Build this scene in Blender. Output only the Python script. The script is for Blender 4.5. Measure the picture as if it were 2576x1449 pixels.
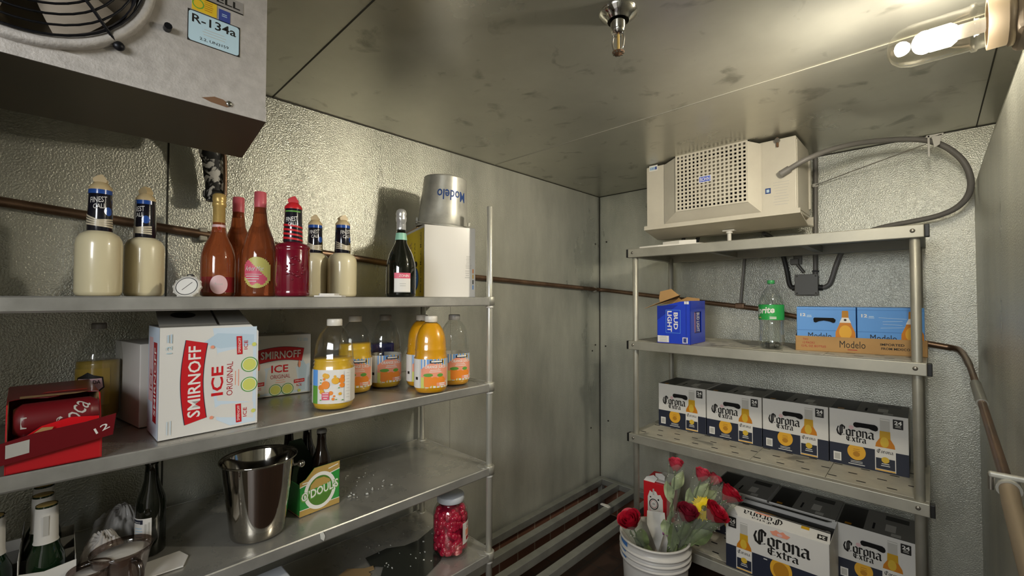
import bpy, bmesh, math, random
from mathutils import Vector, Matrix, Euler
from math import sin, cos, pi, radians
for o in list(bpy.data.objects): bpy.data.objects.remove(o, do_unlink=True)
SC = bpy.context.scene
COL = SC.collection
random.seed(7)

def hexc(h):
    h = h.lstrip('#'); v = [int(h[i:i+2], 16)/255 for i in (0, 2, 4)]
    return tuple((x/12.92 if x <= .04045 else ((x+.055)/1.055)**2.4) for x in v) + (1,)

# ------------------------------------------------------------------ camera
cam = bpy.data.objects.new('camera', bpy.data.cameras.new('camera')); COL.objects.link(cam)
cam.data.sensor_width = 36; cam.data.lens = 36*1091.44/2576
cam.data.clip_start = .02; cam.data.clip_end = 50
R_ = Matrix(((0.71863025, 0.01533239, 0.69522333), (0.69539076, -0.01800064, -0.71840634), (0.00149958, 0.99972041, -0.02359781)))
cam.matrix_world = Matrix.Translation((1.77534, -2.772, 1.55)) @ R_.to_4x4()
SC.camera = cam
# ------------------------------------------------------------------ light
SC.view_settings.view_transform = 'Standard'; SC.view_settings.look = 'None'
SC.view_settings.exposure = 1.42; SC.view_settings.gamma = 1
try: SC.view_settings.use_curve_mapping = False
except Exception: pass
W = bpy.data.worlds.new('world'); SC.world = W; W.use_nodes = True
W.node_tree.nodes['Background'].inputs[0].default_value = (1.0, .96, .88, 1)
W.node_tree.nodes['Background'].inputs[1].default_value = .25
def lamp(name, kind, loc, power, color, size, rot=None, size_y=None):
    l = bpy.data.lights.new(name, kind); l.energy = power; l.color = color
    if kind == 'AREA':
        l.size = size
        if size_y: l.shape = 'RECTANGLE'; l.size_y = size_y
    else: l.shadow_soft_size = size
    o = bpy.data.objects.new(name, l); COL.objects.link(o); o.location = loc
    if rot: o.rotation_euler = rot
    return o
BULB = (1.792, -1.33, 2.172)
lamp('jar_bulb_light', 'POINT', BULB, 15, (1, .93, .81), .034)
# the bulb throws most of its light forward, out of the end of the jar
_s = lamp('jar_bulb_front_light', 'SPOT', BULB, 62, (1, .93, .81), .034)
_s.rotation_euler = Vector((-1, .12, -.42)).to_track_quat('-Z', 'Y').to_euler(); _s.data.spot_size = radians(160); _s.data.spot_blend = 1.0
# daylight-white kitchen light that comes in through the open doorway behind the camera
lamp('kitchen_light', 'AREA', (2.0, -4.3, 2.1), 30, (.94, .97, 1.0), 1.6, (radians(76), 0, radians(12)), .7)

# ------------------------------------------------------------------ materials
MATS = {}
def _new(name):
    m = bpy.data.materials.new(name); m.use_nodes = True; MATS[name] = m
    return m, m.node_tree.nodes, m.node_tree.links, m.node_tree.nodes['Principled BSDF']
def mat(name, col, rough=.5, metal=0., trans=0., ior=1.45, coat=0., spec=.5, var=0., vs=20., bump=0., bs=60., emit=None, es=0., sss=0., alpha=None):
    m, N, L, p = _new(name)
    c = hexc(col) if isinstance(col, str) else col
    p.inputs['Base Color'].default_value = c
    p.inputs['Roughness'].default_value = rough; p.inputs['Metallic'].default_value = metal
    p.inputs['Transmission Weight'].default_value = trans; p.inputs['IOR'].default_value = ior
    p.inputs['Coat Weight'].default_value = coat; p.inputs['Coat Roughness'].default_value = .06
    p.inputs['Specular IOR Level'].default_value = spec
    if sss: p.inputs['Subsurface Weight'].default_value = sss; p.inputs['Subsurface Radius'].default_value = (.01, .006, .003)
    if emit: p.inputs['Emission Color'].default_value = hexc(emit); p.inputs['Emission Strength'].default_value = es
    if var or bump:
        tc = N.new('ShaderNodeTexCoord')
    if var:
        n = N.new('ShaderNodeTexNoise'); n.inputs['Scale'].default_value = vs; n.inputs['Detail'].default_value = 5
        L.new(tc.outputs['Object'], n.inputs['Vector'])
        r = N.new('ShaderNodeValToRGB'); r.color_ramp.elements[0].position = .3; r.color_ramp.elements[1].position = .7
        r.color_ramp.elements[0].color = tuple(x*(1-var) for x in c[:3])+(1,)
        r.color_ramp.elements[1].color = tuple(min(1, x*(1+var)) for x in c[:3])+(1,)
        L.new(n.outputs['Fac'], r.inputs['Fac']); L.new(r.outputs['Color'], p.inputs['Base Color'])
    if bump:
        n2 = N.new('ShaderNodeTexNoise'); n2.inputs['Scale'].default_value = bs; n2.inputs['Detail'].default_value = 3
        L.new(tc.outputs['Object'], n2.inputs['Vector'])
        b = N.new('ShaderNodeBump'); b.inputs['Strength'].default_value = bump; b.inputs['Distance'].default_value = .004
        L.new(n2.outputs['Fac'], b.inputs['Height']); L.new(b.outputs['Normal'], p.inputs['Normal'])
    return m
def thin(name, tint, refl=.9, rough=.04, base=.06, milky=None):
    """thin clear glass or film: straight-through tint plus a fresnel mirror"""
    m, N, L, p = _new(name); N.remove(p)
    out = N['Material Output']
    t = N.new('ShaderNodeBsdfTransparent'); t.inputs[0].default_value = hexc(tint)
    g = N.new('ShaderNodeBsdfGlossy'); g.inputs['Roughness'].default_value = rough; g.inputs[0].default_value = (1, 1, 1, 1)
    if milky:                              # cloudy film: part of it scatters
        g = N.new('ShaderNodeBsdfPrincipled'); g.inputs['Base Color'].default_value = hexc(milky); g.inputs['Roughness'].default_value = rough; g.inputs['Coat Weight'].default_value = .4
    f = N.new('ShaderNodeLayerWeight'); f.inputs['Blend'].default_value = .5; pw = N.new('ShaderNodeMath'); pw.operation = 'POWER'; pw.inputs[1].default_value = 3
    ma = N.new('ShaderNodeMath'); ma.operation = 'MULTIPLY_ADD'; ma.inputs[1].default_value = refl; ma.inputs[2].default_value = base
    ma.use_clamp = True
    mx = N.new('ShaderNodeMixShader')
    L.new(f.outputs['Facing'], pw.inputs[0]); L.new(pw.outputs[0], ma.inputs[0]); L.new(ma.outputs[0], mx.inputs[0])
    L.new(t.outputs[0], mx.inputs[1]); L.new(g.outputs[0], mx.inputs[2]); L.new(mx.outputs[0], out.inputs[0])
    return m
def sheet(name, dark, light, scale, rough=(.3, .5), metal=.8, bump=0., bs=140., stretch=(1, 1, 1), bd=.002, smudge=None, sms=3.0, detail=6, smt=(.60, .70)):
    """sheet metal with cloudy tone, uneven polish and pressed texture"""
    m, N, L, p = _new(name)
    tc = N.new('ShaderNodeTexCoord'); mp = N.new('ShaderNodeMapping'); mp.inputs['Scale'].default_value = stretch
    L.new(tc.outputs['Object'], mp.inputs['Vector'])
    n = N.new('ShaderNodeTexNoise'); n.inputs['Scale'].default_value = scale; n.inputs['Detail'].default_value = detail; n.inputs['Roughness'].default_value = .62
    L.new(mp.outputs[0], n.inputs['Vector'])
    r = N.new('ShaderNodeValToRGB'); r.color_ramp.elements[0].position = .32; r.color_ramp.elements[1].position = .68
    r.color_ramp.elements[0].color = hexc(dark); r.color_ramp.elements[1].color = hexc(light)
    L.new(n.outputs['Fac'], r.inputs['Fac'])
    colout = r.outputs['Color']
    if smudge:
        n3 = N.new('ShaderNodeTexNoise'); n3.inputs['Scale'].default_value = sms; n3.inputs['Detail'].default_value = 8; n3.inputs['Distortion'].default_value = .6
        L.new(tc.outputs['Object'], n3.inputs['Vector'])
        r3 = N.new('ShaderNodeValToRGB'); r3.color_ramp.elements[0].position = smt[0]; r3.color_ramp.elements[1].position = smt[1]
        L.new(n3.outputs['Fac'], r3.inputs['Fac'])
        mx = N.new('ShaderNodeMix'); mx.data_type = 'RGBA'
        mx.inputs[7].default_value = hexc(smudge)
        L.new(r3.outputs['Color'], mx.inputs[0]); L.new(colout, mx.inputs[6]); colout = mx.outputs[2]
    L.new(colout, p.inputs['Base Color'])
    p.inputs['Metallic'].default_value = metal
    mr = N.new('ShaderNodeMapRange'); mr.inputs['To Min'].default_value = rough[0]; mr.inputs['To Max'].default_value = rough[1]
    mr.inputs['From Min'].default_value = .3; mr.inputs['From Max'].default_value = .7
    L.new(n.outputs['Fac'], mr.inputs['Value']); L.new(mr.outputs[0], p.inputs['Roughness'])
    if bump:
        n2 = N.new('ShaderNodeTexNoise'); n2.inputs['Scale'].default_value = bs; n2.inputs['Detail'].default_value = 2
        L.new(tc.outputs['Object'], n2.inputs['Vector'])
        b = N.new('ShaderNodeBump'); b.inputs['Strength'].default_value = bump; b.inputs['Distance'].default_value = bd
        L.new(n2.outputs['Fac'], b.inputs['Height']); L.new(b.outputs['Normal'], p.inputs['Normal'])
    return m
def brick(name, c1, c2, mortar, w, h, ms=.012, rough=.5, offset=0.):
    m, N, L, p = _new(name)
    tc = N.new('ShaderNodeTexCoord'); b = N.new('ShaderNodeTexBrick')
    b.offset = offset; b.inputs['Scale'].default_value = 1
    b.inputs['Color1'].default_value = hexc(c1); b.inputs['Color2'].default_value = hexc(c2); b.inputs['Mortar'].default_value = hexc(mortar)
    b.inputs['Brick Width'].default_value = w; b.inputs['Row Height'].default_value = h; b.inputs['Mortar Size'].default_value = ms/2
    L.new(tc.outputs['Object'], b.inputs['Vector']); L.new(b.outputs['Color'], p.inputs['Base Color'])
    p.inputs['Roughness'].default_value = rough
    return m

sheet('wall_steel', '#9c9d92', '#d3d2c4', 2.4, (.24, .40), .52, bump=.55, bs=200, stretch=(1, 1, .3), bd=.0035, detail=9)
sheet('ceiling_steel', '#b4b2a7', '#cfcdc0', 1.3, (.24, .40), .75, bump=.10, bs=25, smudge='#98968a', sms=9, smt=(.60, .72))
sheet('stainless', '#9b988f', '#b6b3a9', 4, (.20, .36), .55, bump=.04, bs=8, smudge='#85827a', sms=5)
sheet('stainless_edge', '#a19f98', '#b9b7b0', 9, (.3, .42), .6)
sheet('aluminium', '#a3a093', '#b6b3a5', 6, (.42, .55), .55)
sheet('shelf_plate', '#b5b1a2', '#cfcab8', 9, (.5, .65), .35, smudge='#8f8c80', sms=7)
sheet('cooler_skin', '#a9a39c', '#bab4ad', 60, (.45, .6), .25, bump=.5, bs=240, bd=.0015)
sheet('pan_steel', '#5d584c', '#6b6557', 7, (.4, .55), .6, stretch=(1, .2, 1))
sheet('cooler_paint', '#c6bfae', '#d2cbb9', 5, (.4, .5), .0)
sheet('copper_pipe', '#6a5442', '#8d715a', 9, (.3, .45), .75)
sheet('frost_black', '#141311', '#1a1917', 8, (.5, .7), 0, bump=.6, bs=60, bd=.004, smudge='#d8d6d0', sms=30, smt=(.50, .54))
sheet('galvanized', '#a9a79d', '#c2c0b4', 22, (.3, .45), .35, bump=.1, bs=120)
mat('post_steel', '#c2bfb2', .25, .5)
mat('chrome', '#c9c7c2', .09, 1.0)
mat('polished', '#b9b5ae', .07, 1.0)
mat('rack_alu', '#9c9c93', .42, .6, var=.12, vs=14)
mat('black_plastic', '#151513', .45)
mat('bolt', '#8f8a80', .35, .8)
mat('seam', '#3a382f', .6, .3)
mat('seam_light', '#a8a498', .5, .4)
mat('grey_conduit', '#84807a', .45, .1)
mat('dark_conduit', '#3b3a37', .5, .1)
mat('box_grey', '#77756f', .5, .5)
mat('white_plastic', '#d8d4ca', .4)
mat('rust', '#6f5138', .8)
brick('tile_base', '#704b39', '#7c5542', '#a08c78', .15, .6, .01, .45)
brick('floor_tile', '#3d2c23', '#4b3529', '#332c27', .15, .15, .01, .38, .0)
# packaging
mat('carton_white', '#d9d6cf', .5); mat('carton_white_gloss', '#dcd8d0', .22, coat=.4)
mat('carton_grey', '#7b7972', .6); mat('carton_inside', '#a5845a', .8, var=.08); mat('kraft', '#b08a58', .75, var=.08, vs=9)
mat('navy', '#232838', .45); mat('ink', '#1a1814', .55); mat('gold_print', '#e2a92f', .45); mat('gold_dark', '#b67d18', .5)
mat('print_grey', '#b9b6ae', .5); mat('print_white', '#e6e3dc', .5); mat('label_white', '#dedad2', .5)
mat('beer_gold', '#c79a1e', .4); mat('beer_amber', '#c97c14', .4); mat('beer_top', '#d5b13a', .4)
mat('red_print', '#c41a22', .45); mat('red_dark', '#a3161e', .45); mat('carton_red', '#b3141c', .4, coat=.2); mat('carton_red_shade', '#6d1219', .4, coat=.2)
mat('bright_red', '#d4141d', .4)
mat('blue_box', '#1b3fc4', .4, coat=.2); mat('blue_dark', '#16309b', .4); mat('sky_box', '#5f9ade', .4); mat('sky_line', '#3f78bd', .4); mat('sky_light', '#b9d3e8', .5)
mat('yellow_box', '#dfc216', .4, coat=.2); mat('pale_blue', '#b8cddb', .45); mat('ice_blue', '#c9d8e4', .5)
mat('lime', '#cdd06a', .5); mat('lime_rim', '#5f9a4a', .5); mat('orange_print', '#e8872a', .5); mat('peach', '#e9987a', .5); mat('leaf_print', '#5f9a3c', .5)
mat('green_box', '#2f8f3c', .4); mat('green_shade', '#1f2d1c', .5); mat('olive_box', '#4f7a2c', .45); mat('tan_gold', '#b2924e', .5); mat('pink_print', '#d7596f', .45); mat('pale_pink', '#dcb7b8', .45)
mat('sticker_blue', '#b4cdd6', .4); mat('sticker_yellow', '#d6b22c', .4); mat('sticker_navy', '#3a4788', .4); mat('plate_grey', '#8e8983', .4)
mat('modelo_blue', '#23427c', .5); mat('royal_blue', '#3555c9', .4)
# bottles
mat('cream_mix', '#e2d6b0', .28, coat=.5, spec=.5); mat('cream_cap', '#d0b98c', .4)
mat('red_mix', '#6d0b22', .14, coat=.8, bump=.0); mat('red_cap', '#c8242c', .35)
mat('label_black', '#191822', .14, coat=.6); mat('label_blue', '#2a55a8', .2, coat=.5); mat('label_cream', '#cfc3a8', .3)
mat('rose_glass', '#a85a34', .06, trans=.6, ior=1.25, coat=.6); mat('rose_low', '#7a1f24', .08, coat=.6)
mat('gold_foil', '#d0b06a', .32, .35, bump=.25, bs=90); mat('pink_cap', '#d3616a', .4); mat('silver_foil', '#cfceca', .28, .55, bump=.6, bs=70)
mat('dark_glass', '#12140d', .05, coat=.5); mat('green_glass', '#0f2411', .05, coat=.6); mat('brown_glass', '#1c120b', .06, coat=.5)
mat('mint', '#8fc3a8', .4); mat('yellow_green', '#c9c169', .45)
thin('clear_plastic', '#f8f9f8', .55, .06, .05); thin('clear_glass', '#f4f5f0', .8, .03, .06); thin('film', '#f2f4ee', .30, .25, .11, '#d9dccf')
thin('jar_glass', '#f4f3ee', .7, .03, .04); thin('smoked', '#c2b7b1', .6, .06, .10)
thin('soft_bag', '#c4c1bc', .2, .45, .55, '#cbc7c1')
mat('orange_juice', '#e0a012', .3, sss=.15, coat=.3); mat('yellow_juice', '#d9ac2a', .3, coat=.3); mat('ginger_ale', '#a48a3c', .2, coat=.4)
mat('cap_clear', '#d9d3c6', .35); mat('cap_grey', '#8a8780', .4); mat('cap_green', '#3f9c58', .35); mat('sprite_green', '#2fa14c', .4)
thin('drink', '#fbfdfb', .3, .03, .02)
mat('cherry', '#b3173c', .18, coat=.6, var=.18, vs=40); mat('syrup', '#8a0f2f', .25); mat('lid_white', '#c4c8cc', .4)
mat('paper_white', '#d5d1c9', .7); mat('bag_white', '#b9b3ac', .5, sss=.1); mat('foam', '#d2cdc4', .8)
mat('bucket_white', '#c9c5be', .4, coat=.1); mat('bucket_blue', '#3a6fb0', .5)
mat('rose_red', '#a80d26', .5, var=.25, vs=60); mat('rose_pink', '#c43a4c', .5, var=.2, vs=60); mat('rose_dark', '#7c1226', .55, var=.2, vs=60)
mat('leaf', '#6c7a50', .5, var=.25, vs=40); mat('leaf_pale', '#a2ad82', .55, var=.2, vs=40); mat('stem', '#55663a', .5); mat('daisy_yellow', '#e3c40e', .5); mat('daisy_core', '#6a6a1c', .8)
mat('tiny_white', '#d9d5c8', .6); mat('ribbon', '#b864a8', .5)
mat('fan_navy', '#20242e', .35, .4); mat('guard_wire', '#17171a', .4, .5); mat('fan_back', '#7d705d', .45, .2)
mat('residue', '#c9c8c0', .5); mat('wet', '#2c2e29', .12); mat('cardboard_wet', '#8f7650', .8)
mat('lamp_base', '#6a5d4d', .5, .3); mat('lamp_collar', '#8f7f68', .5, .3)
mat('bulb', '#ffffff', .4, emit='#fff4df', es=14)
mat('hole', '#0c0b0a', .9)

# ------------------------------------------------------------------ mesh builder
class MB:
    def __init__(s):
        s.v = []; s.f = []; s.mi = []; s.sm = []; s.ms = []; s.M = Matrix()
    def m(s, n):
        if n not in s.ms: s.ms.append(n)
        return s.ms.index(n)
    def add(s, vs, fs, m, smooth=False):
        b = len(s.v); k = s.m(m)
        for v in vs: s.v.append(tuple(s.M @ Vector(v)))
        for f in fs: s.f.append([b+i for i in f]); s.mi.append(k); s.sm.append(smooth)
    def box(s, x0, x1, y0, y1, z0, z1, m, bev=0., seg=2):
        if bev <= 0:
            vs = [(x, y, z) for z in (z0, z1) for y in (y0, y1) for x in (x0, x1)]
            s.add(vs, [(0, 2, 3, 1), (4, 5, 7, 6), (0, 1, 5, 4), (2, 6, 7, 3), (0, 4, 6, 2), (1, 3, 7, 5)], m); return
        bm = bmesh.new(); bmesh.ops.create_cube(bm, size=1)
        for v in bm.verts: v.co = ((x0+x1)/2+v.co.x*(x1-x0), (y0+y1)/2+v.co.y*(y1-y0), (z0+z1)/2+v.co.z*(z1-z0))
        bmesh.ops.bevel(bm, geom=bm.edges[:], offset=bev, segments=seg, affect='EDGES', profile=.5)
        bm.verts.index_update()
        s.add([v.co[:] for v in bm.verts], [[v.index for v in f.verts] for f in bm.faces], m, False); bm.free()
    def lathe(s, prof, m, seg=32, c=(0, 0, 0), axis='z', a0=0., a1=2*pi, smooth=True, sq=0.):
        """prof: list of (r, h); sq>0 makes the section a rounded square"""
        full = abs(a1-a0-2*pi) < 1e-6; n = seg if full else seg+1
        vs = []; fs = []
        for r, h in prof:
            for i in range(n):
                a = a0+(a1-a0)*i/seg
                rr = r
                if sq: e = 2+sq*6; rr = r*(abs(cos(a))**e+abs(sin(a))**e)**(-1/e)
                p = (rr*cos(a), rr*sin(a), h)
                if axis == 'x': p = (p[2], p[0], p[1])
                elif axis == 'y': p = (p[0], p[2], p[1])
                vs.append((p[0]+c[0], p[1]+c[1], p[2]+c[2]))
        for k in range(len(prof)-1):
            for i in range(seg):
                j = (i+1) % n
                fs.append((k*n+i, k*n+j, (k+1)*n+j, (k+1)*n+i))
        s.add(vs, fs, m, smooth)
    def cyl(s, p0, p1, r, m, seg=20, r1=None, caps=True):
        s.tube([p0, p1], [r, r if r1 is None else r1], m, seg, caps)
    def tube(s, pts, r, m, seg=12, caps=True, smooth=True):
        P = [Vector(p) for p in pts]; n = len(P)
        rs = list(r) if isinstance(r, (list, tuple)) else [r]*n
        vs = []; fs = []; prev = None
        for i in range(n):
            t = (P[min(i+1, n-1)]-P[max(i-1, 0)])
            t = t.normalized() if t.length > 1e-9 else Vector((0, 0, 1))
            if prev is None:
                u = t.cross(Vector((0, 0, 1)))
                if u.length < 1e-3: u = t.cross(Vector((1, 0, 0)))
            else: u = prev-t*prev.dot(t)
            u.normalize(); prev = u; w = t.cross(u)
            for k in range(seg):
                a = 2*pi*k/seg; vs.append(tuple(P[i]+(u*cos(a)+w*sin(a))*rs[i]))
        for i in range(n-1):
            for k in range(seg):
                j = (k+1) % seg; fs.append((i*seg+k, i*seg+j, (i+1)*seg+j, (i+1)*seg+k))
        s.add(vs, fs, m, smooth)
        if caps:
            s.add([vs[k] for k in range(seg)], [list(range(seg))[::-1]], m); s.add([vs[(n-1)*seg+k] for k in range(seg)], [list(range(seg))], m)
    def ball(s, c, r, m, seg=16, rings=10, sc=(1, 1, 1)):
        vs = []; fs = []
        for i in range(rings+1):
            t = pi*i/rings
            for k in range(seg):
                a = 2*pi*k/seg; vs.append((c[0]+r*sc[0]*sin(t)*cos(a), c[1]+r*sc[1]*sin(t)*sin(a), c[2]+r*sc[2]*cos(t)))
        for i in range(rings):
            for k in range(seg):
                j = (k+1) % seg; fs.append((i*seg+k, (i+1)*seg+k, (i+1)*seg+j, i*seg+j))
        s.add(vs, fs, m, True)
    def grid(s, fn, nu, nv, m, smooth=True):
        vs = [fn(i/nu, j/nv) for j in range(nv+1) for i in range(nu+1)]
        fs = [(j*(nu+1)+i, j*(nu+1)+i+1, (j+1)*(nu+1)+i+1, (j+1)*(nu+1)+i) for j in range(nv) for i in range(nu)]
        s.add(vs, fs, m, smooth)
    def prism(s, pts, z0, z1, m, fn=None):
        """extruded polygon in xy (or through fn(u,v,w))"""
        fn = fn or (lambda u, v, w: (u, v, w)); n = len(pts)
        vs = [fn(u, v, z0) for u, v in pts]+[fn(u, v, z1) for u, v in pts]
        fs = [list(range(n))[::-1], [n+i for i in range(n)]]+[(i, (i+1) % n, n+(i+1) % n, n+i) for i in range(n)]
        s.add(vs, fs, m)
    def obj(s, name, parent=None, off=None):
        me = bpy.data.meshes.new(name)
        vs = s.v
        if off is not None: vs = [(x-off[0], y-off[1], z-off[2]) for x, y, z in vs]
        me.from_pydata(vs, [], s.f)
        for n in s.ms: me.materials.append(MATS[n])
        me.polygons.foreach_set('material_index', s.mi); me.polygons.foreach_set('use_smooth', s.sm)
        me.update()
        o = bpy.data.objects.new(name, me); COL.objects.link(o)
        if parent: o.parent = parent
        return o

def thing(name, label, cat, loc=(0, 0, 0), rz=0., group=None, rot=None):
    o = bpy.data.objects.new(name, None); COL.objects.link(o); o.empty_display_size = .05
    o.location = loc; o.rotation_euler = rot if rot else (0, 0, radians(rz))
    o['label'] = label; o['category'] = cat
    if group: o['group'] = group
    return o
def tag(o, label, cat, group=None, kind=None):
    o['label'] = label; o['category'] = cat
    if group: o['group'] = group
    if kind: o['kind'] = kind
    return o
def struct(name, mb):
    o = mb.obj(name); o['kind'] = 'structure'; return o
def dup(root, loc, rz=None, label=None, group=None):
    r = root.copy(); COL.objects.link(r); r.location = loc
    if rz is not None: r.rotation_euler = (0, 0, radians(rz))
    if label: r['label'] = label
    if group: r['group'] = group
    for ch in list(root.children):
        c = ch.copy(); COL.objects.link(c); c.parent = r
        for g in ch.children:
            d = g.copy(); COL.objects.link(d); d.parent = c
    return r

# ------------------------------------------------------------------ printing on surfaces
_TX = {}
def textmesh(s, bold=0., shear=0.):
    k = (s, bold, shear)
    if k in _TX: return _TX[k]
    cu = bpy.data.curves.new('t', 'FONT'); cu.body = s; cu.offset = bold; cu.shear = shear; cu.resolution_u = 2; cu.fill_mode = 'FRONT'
    o = bpy.data.objects.new('t', cu); COL.objects.link(o)
    dg = bpy.context.evaluated_depsgraph_get(); ev = o.evaluated_get(dg); me = ev.to_mesh()
    vs = [(v.co.x, v.co.y) for v in me.vertices]; fs = [list(p.vertices) for p in me.polygons]
    ev.to_mesh_clear(); bpy.data.objects.remove(o); bpy.data.curves.remove(cu)
    x0 = min(v[0] for v in vs); x1 = max(v[0] for v in vs); y0 = min(v[1] for v in vs); y1 = max(v[1] for v in vs)
    vs = [((x-(x0+x1)/2)/(x1-x0), (y-(y0+y1)/2)/(y1-y0)) for x, y in vs]
    _TX[k] = (vs, fs); return _TX[k]
BL = {'o': (.62, [[(.05, .85), (.05, .15), (.28, 0)], [(.05, .85), (.3, 1.), (.5, .85), (.5, .15), (.28, 0)]]),
      'r': (.5, [[(.0, .9), (.08, 1), (.08, 0), (.16, .08)], [(.08, .8), (.25, 1), (.42, .85)]]),
      'n': (.68, [[(.0, .9), (.08, 1), (.08, 0)], [(.08, .8), (.32, 1), (.52, .82), (.52, .1), (.6, 0)]]),
      'a': (.68, [[(.05, .85), (.25, 1), (.5, .85), (.5, .1), (.6, 0)], [(.5, .58), (.15, .5), (.05, .35), (.05, .12), (.22, 0), (.5, .2)]]),
      'C': (1.1, [[(.98, 1.3), (.62, 1.6), (.16, 1.25), (.0, .7), (.14, .12), (.5, -.15), (.9, .05)], [(.5, 1.5), (.42, 1.2), (.42, .25), (.52, .0)], [(.98, 1.3), (.95, 1.0)], [(.66, 1.5), (.66, .2)]]),
      'E': (.95, [[(.8, 1.3), (.42, 1.5), (.06, 1.1), (.05, .4), (.4, 0), (.85, .2)], [(.1, .75), (.72, .8)], [(.4, 1.4), (.4, .1)]]),
      'x': (.6, [[(.05, 1), (.5, 0)], [(.5, 1), (.05, 0)]]), 't': (.5, [[(.2, 1.3), (.2, .1), (.4, 0)], [(.0, 1), (.42, 1)]])}
class Dec:
    """prints flat shapes onto a face; fn(u, v, w) maps them to 3D"""
    def __init__(s, mb, fn, w0=.0004, dw=.00006, seg=1):
        s.mb = mb; s.fn = fn; s.w = w0; s.dw = dw; s.seg = seg
    def _w(s): s.w += s.dw; return s.w
    def poly(s, pts, m):
        w = s._w()
        if s.seg > 1:                 # on a curved face: cut into upright slices so that the print follows it
            u0 = min(p[0] for p in pts); u1 = max(p[0] for p in pts); n = max(1, int((u1-u0)/.004))
            def cut(q, c, sg):
                out = []
                for a, b in zip(q, q[1:]+q[:1]):
                    ia, ib = sg*(a[0]-c) >= 0, sg*(b[0]-c) >= 0
                    if ia: out.append(a)
                    if ia != ib: t = (c-a[0])/(b[0]-a[0]); out.append((c, a[1]+t*(b[1]-a[1])))
                return out
            for i in range(n):
                q = cut(list(pts), u0+(u1-u0)*i/n, 1)
                if len(q) > 2: q = cut(q, u0+(u1-u0)*(i+1)/n, -1)
                if len(q) > 2: s.mb.add([s.fn(u, v, w) for u, v in q], [list(range(len(q)))], m, True)
            return
        s.mb.add([s.fn(u, v, w) for u, v in pts], [list(range(len(pts)))], m)
    def rect(s, u0, v0, u1, v1, m):
        w = s._w(); n = s.seg
        vs = [s.fn(u0+(u1-u0)*i/n, v, w) for i in range(n+1) for v in (v0, v1)]
        s.mb.add(vs, [(2*i, 2*i+2, 2*i+3, 2*i+1) for i in range(n)], m, n > 1)
    def ell(s, u, v, ru, rv, m, n=28, a0=0, a1=2*pi):
        s.poly([(u+ru*cos(a0+(a1-a0)*i/n), v+rv*sin(a0+(a1-a0)*i/n)) for i in range(n)], m)
    def ring(s, u, v, ru, rv, t, m, n=36, rot=0.):
        w = s._w(); vs = []
        for i in range(n):
            a = 2*pi*i/n
            for k in (0, 1): x, y = (ru-t*k)*cos(a), (rv-t*k)*sin(a); vs.append(s.fn(u+x*cos(rot)-y*sin(rot), v+x*sin(rot)+y*cos(rot), w))
        s.mb.add(vs, [(2*i, 2*i+1, 2*((i+1) % n)+1, 2*((i+1) % n)) for i in range(n)], m)
    def rrect(s, u0, v0, u1, v1, r, m, n=5):
        pts = []
        for cx, cy, a in ((u1-r, v1-r, 0), (u0+r, v1-r, pi/2), (u0+r, v0+r, pi), (u1-r, v0+r, 1.5*pi)):
            for i in range(n+1): t = a+pi/2*i/n; pts.append((cx+r*cos(t), cy+r*sin(t)))
        s.poly(pts, m)
    def text(s, t, u, v, w_, h_, m, rot=0., bold=.0, shear=0.):
        vs, fs = textmesh(t, bold, shear); w = s._w(); c, d = cos(radians(rot)), sin(radians(rot))
        s.mb.add([s.fn(u+x*w_*c-y*h_*d, v+x*w_*d+y*h_*c, w) for x, y in vs], fs, m)
    def lines(s, u, v, w_, n, gap, t, m, seed=1, rot=0):
        rnd = random.Random(seed); c, d = cos(radians(rot)), sin(radians(rot))
        for i in range(n):
            ww = w_*(.6+.4*rnd.random()); y = -i*gap
            s.poly([(u+a*c-b*d, v+a*d+b*c) for a, b in ((-ww/2, y), (ww/2, y), (ww/2, y+t), (-ww/2, y+t))], m)
    def stroke(s, pts, nib, m):
        for a, b in zip(pts, pts[1:]):
            q = [(a[0]-nib[0], a[1]-nib[1]), (a[0]+nib[0], a[1]+nib[1]), (b[0]+nib[0], b[1]+nib[1]), (b[0]-nib[0], b[1]-nib[1])]
            s.mb.add([s.fn(u, v, s.w) for u, v in q], [(0, 1, 2, 3)], m)
            for e in (a, b):
                k = .45; s.mb.add([s.fn(e[0]+x, e[1]+y, s.w+s.dw*.3) for x, y in ((-nib[0], -nib[1]), (nib[0]*k, -nib[1]*k*1.4), (nib[0], nib[1]), (-nib[0]*k, nib[1]*k*1.4))], [(0, 1, 2, 3)], m)
    def black(s, t, u, v, w_, xh, m, nib=(.085, .06)):
        """blackletter word starting at u with baseline v"""
        tot = sum(BL[c][0]+.1 for c in t); k = w_/tot; s._w(); x = u
        for c in t:
            wd, st = BL[c]
            for p in st: s.stroke([(x+a*k, v+b*xh) for a, b in p], (nib[0]*k, nib[1]*xh), m)
            x += (wd+.1)*k
def plane(o, U, V):
    o, U, V = Vector(o), Vector(U).normalized(), Vector(V).normalized(); n = U.cross(V)
    return lambda u, v, w: tuple(o+U*u+V*v+n*w)
def wrap(r, z0=0., a=0.):
    """cylinder wrap, u = 0 in the middle of the local -Y side"""
    return lambda u, v, w: ((r+w)*sin(u/r+a), -(r+w)*cos(u/r+a), z0+v)
def spline(pts, n=8):
    P = [Vector(p) for p in pts]; out = []
    for i in range(len(P)-1):
        p0, p1, p2, p3 = P[max(i-1, 0)], P[i], P[i+1], P[min(i+2, len(P)-1)]
        for k in range(n):
            t = k/n; out.append(.5*((2*p1)+(p2-p0)*t+(2*p0-5*p1+4*p2-p3)*t*t+(3*p1-p0-3*p2+p3)*t**3))
    out.append(P[-1]); return [tuple(p) for p in out]
def smooth_prof(pts, n=5): return [(max(p[0], 0), p[1]) for p in [(q[0], q[1]) for q in spline([(r, h, 0) for r, h in pts], n)]]
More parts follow.
